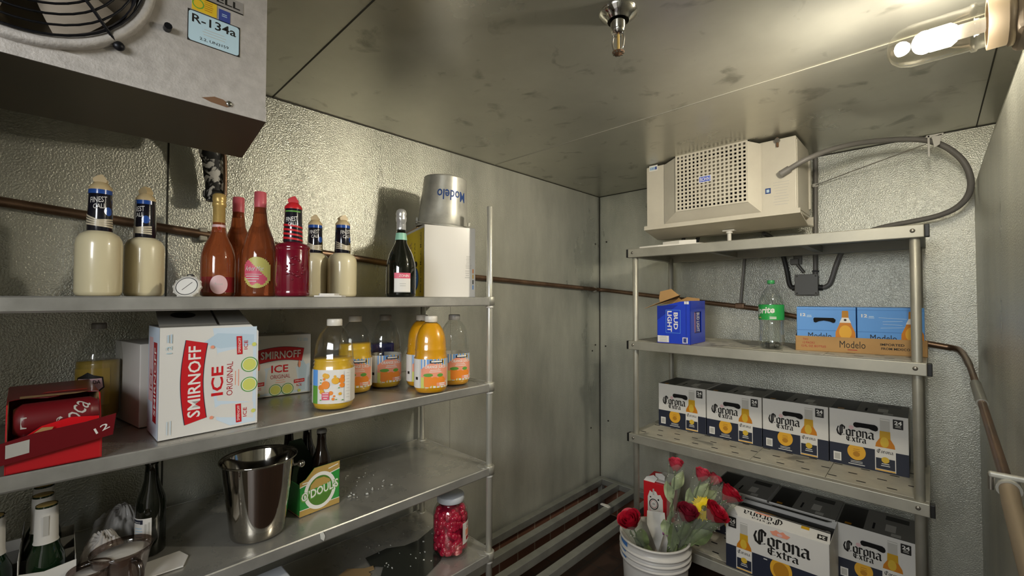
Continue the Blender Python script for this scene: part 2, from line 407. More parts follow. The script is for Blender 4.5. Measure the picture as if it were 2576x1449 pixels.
# =================================================================== the room
H = 2.306; XR = 1.916; YF = -3.35
b = MB(); b.box(-.08, 2.1, YF-.1, .08, -.06, 0, 'floor_tile'); struct('floor', b)
b = MB(); b.box(-.08, 2.1, YF-.1, .08, H, H+.08, 'ceiling_steel'); struct('ceiling', b)
b = MB(); b.box(-.08, 0, YF-.1, .08, 0, H, 'wall_steel'); struct('wall_left', b)
b = MB(); b.box(0, 2.05, 0, .08, 0, H, 'wall_steel'); struct('wall_back', b)
# right wall: upright sheet whose top edge kicks outwards under the ceiling
b = MB(); b.prism([(XR, 0), (2.09, 0), (2.09, H), (1.985, H), (1.948, 2.17), (XR, 2.045)], YF-.1, 0.0, 'wall_steel', lambda u, v, w: (u, w, v)); struct('wall_right', b)
# front wall behind the camera with the open doorway
b = MB(); b.box(0, 1.1, YF-.08, YF, 0, H, 'wall_steel'); b.box(1.1, XR, YF-.08, YF, 2.1, H, 'wall_steel'); b.box(1.86, XR, YF-.08, YF, 0, 2.1, 'wall_steel'); struct('wall_front', b)
# quarry tile cove base
b = MB()
b.box(YF, 0, 0, .19, 0, .014, 'tile_base')
o = b.obj('baseboard_left'); o['kind'] = 'structure'
o.matrix_world = Matrix(((0, 0, 1, 0), (1, 0, 0, 0), (0, 1, 0, 0), (0, 0, 0, 1)))
b = MB(); b.box(.014, XR, 0, .19, 0, .014, 'tile_base'); o = b.obj('baseboard_back'); o['kind'] = 'structure'; o.rotation_euler = (pi/2, 0, 0)
# panel seams: thin cover strips and gaps
def seam(i, boxes, m='seam'):
    b = MB()
    for q in boxes: b.box(*q, m)
    struct('trim_%d' % i, b)
seam(1, [(0, .005, -.005, 0, 0, H)])                                            # corner of the left and back wall
seam(2, [(0, .0015, -2.546, -2.541, 0, H)]); seam(3, [(0, .001, -1.393, -1.390, 0, H)], 'seam_light')
seam(4, [(0, .0022, YF, 0, H-.004, H)]); seam(5, [(0, 1.985, -.0022, 0, H-.004, H)])   # wall to ceiling
seam(6, [(0, 1.985, -2.24, -2.236, H-.0015, H)]); seam(7, [(.0, 1.93, -1.088, -1.083, H-.002, H)], 'seam_light')
seam(8, [(1.925, 1.929, -1.9, 0, H-.0015, H)])
b = MB()
for x, y, z in ((0, -.055, 1.95), (0, -.10, 1.62), (0, -.06, 1.21), (0, -.10, 1.17), (.06, 0, 1.965), (.05, 0, 1.2), (.07, 0, .66), (0, -.12, .62)):
    b.cyl((x, y, z), (x+.003 if x == 0 else x, y if x == 0 else -.003, z), .006, 'seam', 10)
struct('trim_9', b)

# =================================================================== left shelving
LZ = (1.553, 1.214, .887, .553); LX0, LX1, LY1, LY0 = .02, .52, -1.568, -3.2
S = thing('shelving_unit', 'stainless steel shelving unit with round posts along the left wall', 'shelf', (.27, -2.38, 0))
so = (.27, -2.38, 0)
def posts(x, y, top, r, m, groove=False):
    b = MB(); pr = [(0, 0), (r, 0)]
    if groove:
        z = .03
        while z < top-.02:
            pr += [(r, z-.0008), (r*.95, z), (r, z+.0008)]; z += .0508
    pr += [(r, top-.002), (r*.9, top), (0, top)]
    b.lathe(pr, m, 20, (x, y, 0)); return b
for x in (.505, .045):
    for y in (-1.588, -3.18): posts(x, y, 1.918, .0125, 'post_steel').obj('post', S, so)
for z in LZ:
    b = MB()
    b.box(LX0, LX1-.008, LY0, LY1-.002, z-.004, z-.002, 'stainless')
    # rolled front edge
    pr = [(LX1-.03, z-.003), (LX1-.006, z-.001), (LX1-.002, z), (LX1, z-.003), (LX1, z-.029), (LX1-.003, z-.033), (LX1-.02, z-.033), (LX1-.02, z-.029), (LX1-.004, z-.027), (LX1-.004, z-.006)]
    b.prism(pr, LY0, LY1-.03, 'stainless_edge', lambda u, v, w: (u, w, v))
    b.box(LX0, LX1-.02, LY1-.005, LY1, z-.033, z-.0005, 'stainless_edge', .0015)
    b.box(LX0, LX0+.004, LY0, LY1, z-.033, z, 'stainless_edge', .0015)
    b.box(LX0, LX1, LY0, LY0+.004, z-.033, z, 'stainless_edge', .0015)
    b.cyl((LX1-.03, LY1-.03, z-.0335), (LX1-.03, LY1-.03, z-.0006), .0298, 'stainless_edge', 24)
    for yy in (-1.95, -2.6): b.box(LX0+.03, LX1-.03, yy-.03, yy+.03, z-.022, z-.005, 'stainless')
    b.obj('shelf', S, so)
    for x in (.505, .045):
        b = MB(); r = .0125
        b.lathe([(r, z-.031), (.021, z-.031), (.021, z+.001), (.0195, z+.003), (r, z+.003)], 'aluminium', 20, (x, -1.588, 0))
        b.lathe([(r, z-.042), (.0155, z-.042), (.0155, z-.032), (r, z-.032)], 'white_plastic', 20, (x, -1.588, 0))
        b.obj('collar', S, so)

# =================================================================== right shelving
RZ = (1.825, 1.315, .806, .292); RX0, RX1, RY0, RY1 = .558, 1.759, -.583, -.065
S = thing('shelving_unit', 'tan aluminium shelving unit with vented shelves against the back wall', 'shelf', (1.158, -.32, 0)); so = (1.158, -.32, 0)
for x in (.589, 1.732):
    for y in (-.556, -.10): posts(x, y, 1.80, .0155, 'aluminium', False).obj('post', S, so)
for n, z in enumerate(RZ):
    b = MB(); t = .048
    b.box(RX0, RX1, RY0, RY0+.034, z-t, z, 'aluminium', .003)
    b.box(RX0, RX1, RY1-.034, RY1, z-t, z, 'aluminium', .003)
    for x in (RX0, RX1-.03): b.box(x, x+.03, RY0+.034, RY1-.034, z-t+.004, z, 'aluminium', .002)
    for x in (.95, 1.35): b.box(x, x+.03, RY0+.034, RY1-.034, z-t+.008, z-.006, 'aluminium')
    FR = b.obj('frame', S, so)
    b = MB(); nx, ny = 4, 1
    px = (RX1-RX0-.06)/nx
    for i in range(nx):
        x0 = RX0+.03+i*px
        b.box(x0+.001, x0+px-.001, RY0+.034, RY1-.034, z-.005, z+.0005, 'shelf_plate', .001)
        d = Dec(b, plane((x0, RY0+.034, z+.0005), (1, 0, 0), (0, 1, 0)), .0002, 0)
        for j in range(5):
            for k in range(3):
                uu = px*(k+.5)/3+(.03 if j % 2 else -.03); vv = .045+j*.085
                d.rrect(uu-.016, vv-.005, uu+.016, vv+.005, .0045, 'hole')
    b.obj('shelf_plate', S, so)
    for x0, x1 in ((RX0-.012, RX0), (RX1, RX1+.014)):
        b = MB(); b.box(x0, x1, RY0+.001, RY0+.033, z-t+.001, z-.001, 'black_plastic', .002); b.obj('end_cap', FR, so)
    for x in (.589, 1.732): b = MB(); b.ball((x-.005, RY0, z-.022), .008, 'bolt', 12, 8, (1, .5, 1)); b.obj('bolt', FR, so)

# =================================================================== dunnage rack in the corner
S = thing('dunnage_rack', 'low aluminium floor rack of square bars in the corner', 'rack', (.28, -.9, 0)); so = (.28, -.9, 0)
def sq(x0, x1, y0, y1, z0, z1): b = MB(); b.box(x0, x1, y0, y1, z0, z1, 'rack_alu', .003); return b
for x in (.02, .155, .292, .43): sq(x, x+.042, -1.54, -.07, .218, .26).obj('rail', S, so)
for y in (-.07, -1.58 + .04): sq(.02, .472, y, y+.04, .218, .26).obj('cross_bar', S, so)
for x in (.022, .432):
    for y in (-.068, -1.536): sq(x, x+.036, y, y+.036, 0, .219).obj('leg', S, so)
b = MB(); b.prism([(-.03, -.01), (.03, -.014), (.034, .004), (.01, .012), (-.028, .006)], 0, .006, 'white_plastic')
o = tag(b.obj('plastic_scrap'), 'small white scrap of plastic lying across a bar of the corner floor rack', 'scrap'); o.location = (.296, -.405, .2605)

# =================================================================== big evaporator, upper left
ex, ey, eb, et = .80, -2.491, 1.909, H-.004
S = thing('unit_cooler', 'large grey metal evaporator cooler with round fan hung at upper left', 'cooler', (.67, -2.87, eb)); so = (.67, -2.87, eb)
eL = -3.26; fc = (-2.83, 2.092); fr = .150
b = MB(); n = 64; ring = [(fc[0]+fr*cos(2*pi*i/n), fc[1]+fr*sin(2*pi*i/n)) for i in range(n)]
# front sheet with the fan opening: split in left and right halves around the circle
def front(x, out):
    vs = []; fs = []
    for i in range(n):
        a = 2*pi*i/n; dx, dz = cos(a), sin(a)
        ks = []
        if dx > 1e-6: ks.append((ey-fc[0])/dx)
        if dx < -1e-6: ks.append((eL-fc[0])/dx)
        if dz > 1e-6: ks.append((et-fc[1])/dz)
        if dz < -1e-6: ks.append((eb+.026-fc[1])/dz)
        k = min(ks); vs += [(x, ring[i][0], ring[i][1]), (x, fc[0]+k*dx, fc[1]+k*dz)]
    for i in range(n):
        j = (i+1) % n; fs.append((2*i, 2*i+1, 2*j+1, 2*j))
    vs2 = [(x, ey, et), (x, ey, eb+.026), (x, eL, et), (x, eL, eb+.026)]
    b.add(vs, fs, 'cooler_skin')
    for cy_, cz in ((ey, et), (ey, eb+.026), (eL, et), (eL, eb+.026)):       # fill the corners
        best = sorted(range(n), key=lambda i: (vs[2*i+1][1]-cy_)**2+(vs[2*i+1][2]-cz)**2)[:2]
        b.add([vs[2*best[0]+1], vs[2*best[1]+1], (x, cy_, cz)], [(0, 1, 2)], 'cooler_skin')
front(ex, 1)
b.box(ex-.30, ex-.002, ey-.004, ey, eb+.02, et, 'cooler_skin'); b.box(ex-.30, ex-.002, eL, eL+.004, eb+.02, et, 'cooler_skin')
b.box(ex-.30, ex-.001, eL, ey, et-.004, et, 'cooler_skin'); b.box(ex-.302, ex-.298, eL, ey, eb+.02, et, 'cooler_skin')
b.box(.25, ex-.30, eL, -2.41, 2.03, et, 'cooler_skin', .03, 4)
b.obj('housing', S, so)
b = MB()   # drip pan under the housing: front lip, sloping bottom
lip = [(ex+.004, eb), (ex+.004, eb+.027), (ex+.001, eb+.027), (ex+.001, eb+.004), (.556, eb-.008), (.556, eb+.02), (.552, eb+.02), (.552, eb-.012)]
def pan(y0, y1): b.prism(lip, y0, y1, 'cooler_skin', lambda u, v, w: (u, w, v))
pan(eL, ey)
b.add([(ex+.002, eL, eb-.0004), (ex+.002, ey, eb-.0004), (.553, ey+.02, eb-.0126), (.553, eL, eb-.0126)], [(0, 1, 2, 3)], 'pan_steel')
b.add([(ex+.003, ey, eb), (.553, ey+.02, eb-.0126), (.553, ey+.02, eb+.02), (ex+.003, ey, eb+.027)], [(0, 1, 2, 3)], 'cooler_skin')
DPN = b.obj('drip_pan', S, so)
b = MB()   # shroud: rolled collar round the fan opening
b.lathe([(fr+.013, -.001), (fr+.012, .012), (fr+.004, .016), (fr-.006, .010), (fr-.010, -.02), (fr-.010, -.07)], 'cooler_skin', 64, (ex, fc[0], fc[1]), 'x')
b.lathe([(fr-.010, .004), (fr-.013, -.0), (fr-.016, -.05)], 'fan_navy', 64, (ex, fc[0], fc[1]), 'x')
b.obj('fan_shroud', S, so)
b = MB()
for k, (rr, dx) in enumerate([(fr-.004, .016), (fr-.016, .024), (fr-.029, .030), (fr-.042, .034), (fr-.055, .037), (fr-.068, .039), (fr-.081, .040), (fr-.094, .041), (fr-.107, .041), (fr-.12, .041)]):
    b.tube([(ex+dx, fc[0]+rr*cos(2*pi*i/48), fc[1]+rr*sin(2*pi*i/48)) for i in range(49)], .0017, 'guard_wire', 6, False)
for a in (-47, 43, 133, 223):
    a = radians(a); cs, sn = cos(a), sin(a)
    b.tube([(ex+.041, fc[0]+.02*cs, fc[1]+.02*sn), (ex+.042, fc[0]+.09*cs, fc[1]+.09*sn), (ex+.034, fc[0]+.118*cs, fc[1]+.118*sn), (ex+.018, fc[0]+(fr-.002)*cs, fc[1]+(fr-.002)*sn), (ex+.006, fc[0]+(fr+.016)*cs, fc[1]+(fr+.016)*sn)], .0026, 'guard_wire', 8)
    b.ball((ex+.008, fc[0]+(fr+.018)*cs, fc[1]+(fr+.018)*sn), .008, 'guard_wire', 12, 8, (.8, 1, 1))
b.obj('fan_guard', S, so)
b = MB(); b.box(ex-.085, ex-.08, fc[0]-fr, fc[0]+fr, fc[1]-fr, fc[1]+fr, 'fan_back')
for k in range(5):
    a = 2*pi*k/5+.4
    def blade(u, v, a=a):
        r = .03+.095*u; t = a+(v-.5)*(.95-.2*u); return (ex-.035+(v-.5)*.03, fc[0]+r*cos(t), fc[1]+r*sin(t))
    b.grid(blade, 6, 6, 'fan_back')
b.cyl((ex-.08, *fc), (ex-.015, *fc), .030, 'fan_navy', 24)
b.obj('fan_blade', S, so)
def sticker(name, y0, y1, z0, z1, fn):
    b = MB(); b.box(ex, ex+.0006, y0, y1, z0, z1, 'label_white'); d = Dec(b, plane((ex+.0006, y0, z0), (0, 1, 0), (0, 0, 1))); fn(d, y1-y0, z1-z0); b.obj(name, S, so)
def st1(d, w, h):
    d.rect(0, 0, w, h, 'ink'); d.rrect(.0016, .0016, w-.0016, h-.0016, .005, 'sticker_blue')
    d.text('R-134a', w*.5, h*.76, w*.84, h*.27, 'ink', bold=.015)
    d.lines(w*.5, h*.5, w*.55, 3, h*.085, h*.018, 'print_grey', 3); d.text('2.2, UN3159', w*.5, h*.17, w*.55, h*.10, 'ink')
sticker('refrigerant_label', -2.623, -2.539, 2.024, 2.083, st1)
def st2(d, w, h):
    d.rect(0, 0, w, h, 'sticker_yellow'); d.ring(w*.25, h*.5, h*.33, h*.33, h*.07, 'leaf_print'); d.lines(w*.66, h*.78, w*.5, 5, h*.14, h*.05, 'gold_dark', 4)
sticker('yellow_label', -2.617, -2.578, 2.084, 2.112, st2)
def st3(d, w, h): d.rect(0, 0, w, h, 'sticker_navy'); d.lines(w*.5, h*.6, w*.5, 2, h*.15, h*.06, 'pale_blue', 5)
sticker('navy_label', -2.575, -2.556, 2.082, 2.105, st3)
def st4(d, w, h): d.rect(0, 0, w, h, 'plate_grey'); d.rect(0, 0, w, h*.10, 'ink'); d.text('RUSSELL', w*.5, h*.55, w*.9, h*.55, 'ink', bold=.02)
sticker('name_plate', -2.645, -2.534, 2.110, 2.134, st4)
b = MB(); b.ball((ex+.004, -2.556, 1.925), .006, 'chrome', 12, 8, (.7, 1, 1)); b.obj('screw', DPN, so)
b = MB(); b.prism([(-2.60, 1.923), (-2.58, 1.931), (-2.566, 1.930), (-2.55, 1.921), (-2.56, 1.917), (-2.585, 1.919)], ex+.0041, ex+.0045, 'rust', lambda u, v, w: (w, u, v)); b.obj('rust_stain', DPN, so)
b = MB(); b.cyl((ex+.0, -2.652, 2.03), (ex+.014, -2.652, 2.03), .006, 'guard_wire', 10); b.obj('clip', S, so)

# frosted drain elbow behind it, running down to the wall pipe
S = thing('suction_pipe', 'black frost covered pipe elbow dropping behind the upper left cooler', 'pipe', (.1, -2.44, 1.86)); so = (.1, -2.44, 1.86)
b = MB(); b.tube(spline([(.247, -2.50, 2.12), (.17, -2.475, 2.11), (.115, -2.455, 2.06), (.10, -2.445, 2.01), (.096, -2.436, 1.94), (.094, -2.433, 1.865)], 6), [.036]*7+[.035]*6+[.033]*6+[.029]*6+[.026]*6, 'frost_black', 20)
b.lathe([(.026, 0), (.032, .004), (.032, .022), (.026, .026)], 'frost_black', 20, (.095, -2.434, 1.872)); b.obj('elbow', S, so)
b = MB(); b.tube([(.128, -2.42, 2.04), (.132, -2.415, 2.0), (.130, -2.413, 1.94), (.126, -2.412, 1.88)], .006, 'copper_pipe', 10); b.obj('copper_tube', S, so)

# copper drain line along the left and back wall, then down the right wall
S = thing('drain_pipe', 'long copper drain pipe sloping along the walls behind both shelves', 'pipe', (.03, -1.4, 1.6)); so = (.03, -1.4, 1.6)
b = MB(); b.tube([(.017, -3.3, 1.838), (.017, -2.547, 1.772), (.017, -1.237, 1.663), (.017, -.045, 1.614), (.04, -.026, 1.612), (.091, -.024, 1.607), (1.06, -.024, 1.493), (1.76, -.024, 1.345), (1.835, -.03, 1.333)], .0135, 'copper_pipe', 14); b.obj('long_run', S, so)
b = MB(); b.tube(spline([(1.815, -.028, 1.336), (1.850, -.045, 1.331), (1.866, -.12, 1.318), (1.874, -.35, 1.297), (1.876, -.668, 1.268), (1.876, -1.47, 1.188)], 6), [.0125]*13+[.0115]*6+[.0095]*12, 'copper_pipe', 16); b.obj('sloping_run', S, so)
b = MB(); b.tube([(1.875, -.66, 1.2688), (1.876, -.90, 1.2444)], .0135, 'rack_alu', 16); b.obj('coupling', S, so)
b = MB()
for (x, y, z) in ((.012, -2.45, 1.762), (.012, -.09, 1.616)): b.box(x-.008, x+.016, y-.012, y+.012, z-.022, z+.022, 'seam_light', .004)
b.obj('pipe_clip', S, so)
S = thing('pipe_stub', 'thick tan pipe with clamp fitting at the lower right wall', 'pipe', (1.87, -1.6, 1.15)); so = (1.87, -1.6, 1.15)
b = MB(); b.tube([(1.876, -1.50, 1.186), (1.875, -1.56, 1.172), (1.874, -1.75, 1.15), (1.873, -2.1, 1.12)], .0135, 'lamp_collar', 18); b.obj('hose', S, so)
b = MB(); b.tube([(1.876, -1.475, 1.19), (1.876, -1.505, 1.184)], .018, 'galvanized', 18); b.box(1.85, 1.905, -1.500, -1.486, 1.200, 1.210, 'galvanized', .003); b.cyl((1.853, -1.493, 1.175), (1.853, -1.493, 1.206), .004, 'bolt'); b.obj('clamp', S, so)

# =================================================================== sprinkler head
S = thing('sprinkler_head', 'chrome fire sprinkler head hanging from the ceiling', 'sprinkler', (1.19, -1.765, H)); b = MB()
b.lathe([(.050, 0), (.049, -.006), (.036, -.014), (.030, -.022), (.028, -.024)], 'chrome', 32); b.obj('escutcheon', S)
b = MB(); b.lathe([(.0, -.06), (.016, -.058), (.018, -.05), (.020, -.045), (.020, -.025), (.021, -.02), (.021, 0)], 'chrome', 24); b.obj('body', S)
b = MB()
for s in (-1, 1): b.tube(spline([(s*.013, 0, -.055), (s*.017, 0, -.075), (s*.012, 0, -.098), (s*.003, 0, -.108)], 4), .0028, 'chrome', 8)
b.cyl((0, 0, -.06), (0, 0, -.10), .0035, 'gold_foil', 10); b.obj('yoke', S)
b = MB(); b.lathe([(0, -.112), (.014, -.110), (.016, -.106), (.005, -.105)], 'rust', 16)
for i in range(10): a = 2*pi*i/10; b.box(.013*cos(a)-.002, .013*cos(a)+.002, .013*sin(a)-.002, .013*sin(a)+.002, -.111, -.107, 'chrome')
b.obj('deflector', S)

# =================================================================== jar light on the right wall
S = thing('wall_light', 'lit jar light with clear glass cover high on the right wall', 'light', (1.93, -1.33, 2.17)); bx_, by_, bz_ = BULB; lo = (1.93, -1.33, 2.17)
b = MB(); R = .049
b.lathe([(0, .0), (.016, .002), (.032, .010), (.043, .024), (R, .045), (R, .145), (.053, .147), (.053, .156), (R, .158), (R, .176)], 'jar_glass', 40, (1.702, by_, bz_), 'x'); b.obj('glass_jar', S, lo)
b = MB(); b.cyl((1.828, by_, bz_), (1.872, by_, bz_), .016, 'white_plastic', 20); SK = b.obj('socket', S, lo)
b = MB(); b.lathe([(0, 0), (.018, .003), (.026, .016), (.026, .052), (.018, .062), (0, .064)], 'bulb', 24, (1.765, by_, bz_), 'x'); b.obj('bulb', SK, lo)
b = MB(); b.lathe([(.046, .0), (.056, .0), (.056, .030), (.060, .032), (.060, .040), (.056, .042), (0, .044)], 'lamp_collar', 36, (1.874, by_, bz_), 'x'); b.obj('collar', S, lo)
b = MB(); b.box(1.914, 1.958, by_-.07, by_+.06, bz_-.062, bz_+.055, 'lamp_base', .014, 3); b.cyl((1.906, by_-.045, bz_+.03), (1.92, by_-.045, bz_+.03), .012, 'bolt'); b.obj('base_box', S, lo)

# =================================================================== small evaporator on the back wall
cy0, cx0, cx1, cz0, cz1 = -.47, .615, 1.342, 1.95, H-.012
S = thing('unit_cooler', 'small cream evaporator cooler with square grille above the back shelves', 'cooler', (.98, -.33, 1.9)); so = (.98, -.33, 1.9)
b = MB(); b.box(cx0, cx1, cy0, -.20, cz0, cz1, 'cooler_paint', .004)
b.box(cx1-.002, cx1+.003, cy0+.01, -.20, cz0+.012, cz1-.015, 'cooler_paint', .002)
b.box(cx1+.001, cx1+.012, -.222, -.20, cz0+.04, cz1-.06, 'cooler_paint', .003)
b.obj('housing', S, so)
b = MB(); b.prism([(cy0-.016, cz0-.014), (cy0-.016, cz0+.008), (cy0-.012, cz0+.008), (cy0-.010, cz0-.008), (-.32, cz0-.046), (-.19, cz0-.036), (-.19, cz0+.006), (-.185, cz0+.006), (-.185, cz0-.042), (-.32, cz0-.052)], cx0-.008, cx1+.016, 'cooler_paint', lambda u, v, w: (w, u, v)); b.obj('drip_pan', S, so)
gx0, gx1, gz0, gz1 = .808, 1.150, 2.014, 2.302; fy = cy0-.045
b = MB(); b.prism([(.722, cz0+.008), (.722, cz1-.004), (gx0, cz1-.004), (gx0, gz0), (gx1, gz0), (gx1, cz1-.004), (1.205, cz1-.004), (1.205, cz0+.025), (1.19, cz0+.012)], cy0-.001, cy0-.004, 'cooler_paint', lambda u, v, w: (u, w, v))
A = [(.722, cz0+.010), (1.2, cz0+.010), (1.2, cz1-.006), (.722, cz1-.006)]; Bq = [(gx0-.004, gz0-.004), (gx1+.004, gz0-.004), (gx1+.004, gz1), (gx0-.004, gz1)]
vs = [(x, cy0-.004, z) for x, z in A]+[(x, fy, z) for x, z in Bq]
b.add(vs, [(i, (i+1) % 4, 4+(i+1) % 4, 4+i) for i in range(4)], 'cooler_paint'); b.obj('fan_hood', S, so)
b = MB(); nn = 17; t = .0042
for i in range(nn+1):
    x = gx0+(gx1-gx0)*i/nn; b.box(x-t, x+t, fy-.003, fy+.004, gz0-.004, gz1, 'cooler_paint')
for i in range(16):
    z = gz0+(gz1-gz0)*i/15; b.box(gx0-.004, gx1+.004, fy-.0034, fy+.003, z-t, z+t, 'cooler_paint')
GR = b.obj('grille', S, so)
b = MB(); b.box(gx0, gx1, cy0-.0045, cy0-.0042, gz0, gz1, 'hole'); fcx, fcz = (gx0+gx1)/2+.01, (gz0+gz1)/2
b.lathe([(0, -.024), (.05, -.022), (.11, -.014), (.115, -.008)], 'cooler_paint', 32, (fcx, cy0, fcz), 'y'); b.obj('fan', S, so)
b = MB(); d = Dec(b, plane((.925, fy-.0036, 2.140), (1, 0, 0), (0, 0, 1))); d.rect(0, 0, .062, .034, 'print_white'); d.rect(.004, .004, .058, .030, 'royal_blue'); d.text('BOHN', .031, .017, .046, .02, 'print_white', bold=.02); b.obj('maker_badge', GR, so)
b = MB(); d = Dec(b, plane((.632, cy0-.0002, 2.268), (1, 0, 0), (0, 0, 1))); d.rect(0, 0, .05, .032, 'print_white'); d.rect(.004, .006, .046, .024, 'sticker_blue'); d.text('I-410', .022, .015, .03, .012, 'royal_blue'); d.rect(.036, .007, .045, .023, 'sticker_navy'); b.obj('corner_sticker', S, so)
b = MB(); d = Dec(b, plane((1.215, cy0-.0002, 1.972), (1, 0, 0), (0, 0, 1))); d.rect(0, 0, .108, .13, 'cooler_paint'); d.rect(.001, .072, .024, .098, 'modelo_blue'); d.rect(.006, .078, .018, .092, 'pale_blue')
d.lines(.066, .118, .07, 9, .013, .002, 'print_grey', 6); b.obj('spec_label', S, so)
for x in (1.27, .752):
    b = MB(); b.box(x-.004, x+.004, cy0-.012, cy0+.002, 2.255, 2.300, 'rust', .002); b.cyl((x, cy0-.014, 2.285), (x, cy0-.002, 2.285), .011, 'bolt', 12); b.obj('hanger', S, so)
b = MB(); b.cyl((1.02, -.36, 1.906), (1.02, -.36, 1.89), .016, 'white_plastic'); b.cyl((1.02, -.36, 1.895), (1.02, -.36, 1.829), .010, 'white_plastic'); b.box(.99, 1.05, -.38, -.34, 1.900, 1.908, 'white_plastic', .003); b.obj('drain_stub', S, so)
b = MB(); b.tube(spline([(.735, -.25, 1.915), (.735, -.25, 1.87), (.76, -.23, 1.85), (.79, -.21, 1.87), (.80, -.20, 1.915)], 5), .011, 'dark_conduit', 10); b.obj('power_loop', S, so)

# conduit loop, junction box and the rest of the wiring
S = thing('junction_box', 'grey square electrical junction box on the back wall under the top shelf', 'junction box', (1.30, -.02, 1.57)); so = (1.30, -.02, 1.57)
b = MB(); b.box(1.250, 1.348, -.042, 0, 1.572, 1.676, 'box_grey', .008, 3); b.obj('box', S, so)
b = MB(); b.box(1.247, 1.351, -.047, -.041, 1.569, 1.679, 'box_grey', .002)
for x in (1.257, 1.341):
    for z in (1.579, 1.669): b.ball((x, -.047, z), .004, 'bolt', 8, 6)
b.obj('cover', S, so)
b = MB()
for x0 in (1.250, 1.348):
    s = -1 if x0 < 1.3 else 1
    b.cyl((x0, -.022, 1.61), (x0+s*.02, -.022, 1.607), .015, 'dark_conduit', 14)
b.obj('connector', S, so)
S = thing('conduit_hose', 'long grey flexible conduit looping from the small cooler round to the junction box', 'conduit', (1.6, -.2, 2.0)); so = (1.6, -.2, 2.0)
pts = spline([(1.300, -.487, 2.130), (1.38, -.487, 2.168), (1.48, -.42, 2.212), (1.604, -.32, 2.238), (1.768, -.24, 2.222), (1.862, -.20, 2.145), (1.898, -.17, 2.045), (1.880, -.13, 1.965), (1.80, -.10, 1.916), (1.60, -.06, 1.889), (1.50, -.045, 1.85), (1.452, -.03, 1.79), (1.425, -.026, 1.72), (1.398, -.023, 1.63), (1.366, -.022, 1.607)], 8)
b = MB(); b.tube(pts, .0115, 'grey_conduit', 12); b.obj('hose', S, so)
b = MB(); b.cyl((1.284, -.4875, 2.122), (1.320, -.4875, 2.140), .0165, 'grey_conduit', 14); b.obj('fitting', S, so)
S = thing('conduit_hose', 'short dark flexible conduit curving up the left of the junction box', 'conduit', (1.2, -.03, 1.6)); so = (1.2, -.03, 1.6)
b = MB(); b.tube(spline([(1.232, -.022, 1.607), (1.218, -.022, 1.63), (1.208, -.026, 1.70), (1.19, -.03, 1.79), (1.17, -.035, 1.845), (1.15, -.11, 1.885), (1.14, -.2, 1.895)], 8), .0115, 'dark_conduit', 12); b.obj('hose', S, so)
S = thing('conduit', 'straight grey metal conduit running up the back wall from the junction box', 'conduit', (1.34, -.012, 1.68)); so = (1.34, -.012, 1.68)
b = MB(); b.cyl((1.335, -.0125, 1.677), (1.343, -.0125, 2.295), .0115, 'grey_conduit', 12); b.obj('tube', S, so)
b = MB(); b.box(1.328, 1.354, -.026, 0, 2.140, 2.158, 'white_plastic', .003); b.box(1.322, 1.35, -.026, 0, 1.69, 1.70, 'dark_conduit', .002); b.obj('strap', S, so)
b = MB(); b.box(1.236, 1.275, -.012, 0, 1.735, 1.79, 'box_grey', .002); b.box(1.225, 1.262, -.03, -.012, 1.735, 1.765, 'box_grey', .002); b.tube([(1.255, -.02, 1.735), (1.285, -.02, 1.69)], .008, 'box_grey', 8)
tag(b.obj('wall_bracket'), 'small grey metal bracket on the back wall left above the junction box', 'bracket')
b = MB(); b.tube([(1.345, -.03, 2.148), (1.52, -.10, 2.178), (1.766, -.245, 2.204)], .0022, 'seam_light', 6); tag(b.obj('cable'), 'thin grey cable stretched from the wall conduit to the hose loop', 'cable')
b = MB(); b.box(1.772, 1.779, -.262, -.258, 2.145, 2.235, 'white_plastic', .001); b.prism([(1.785, 2.225), (1.815, 2.232), (1.808, 2.19), (1.792, 2.18)], -.262, -.258, 'white_plastic', lambda u, v, w: (u, w, v)); b.box(1.768, 1.82, -.262, -.258, 2.226, 2.236, 'white_plastic', .001); tag(b.obj('zip_strap'), 'white strap hanging from the grey hose loop', 'strap')
S = thing('drain_tube', 'thin grey vertical drain tube joining the copper pipe on the back wall', 'pipe', (.97, -.02, 1.51)); so = (.97, -.02, 1.51)
b = MB(); b.cyl((1.0, -.02, 1.84), (.972, -.024, 1.512), .008, 'grey_conduit', 10); b.obj('tube', S, so)
b = MB(); b.box(.945, .995, -.042, -.0, 1.492, 1.524, 'copper_pipe', .006); b.obj('tee', S, so)
# thin tray lying on the top right shelf
b = MB(); b.prism([(.585, -.50), (.70, -.51), (.90, -.47), (.96, -.36), (.80, -.27), (.62, -.33)], 1.826, 1.843, 'white_plastic'); b.prism([(.70, -.45), (.80, -.47), (.88, -.44), (.82, -.36), (.72, -.37)], 1.843, 1.864, 'white_plastic')
tag(b.obj('serving_tray'), 'flat white plastic tray lying on the top back shelf', 'tray')
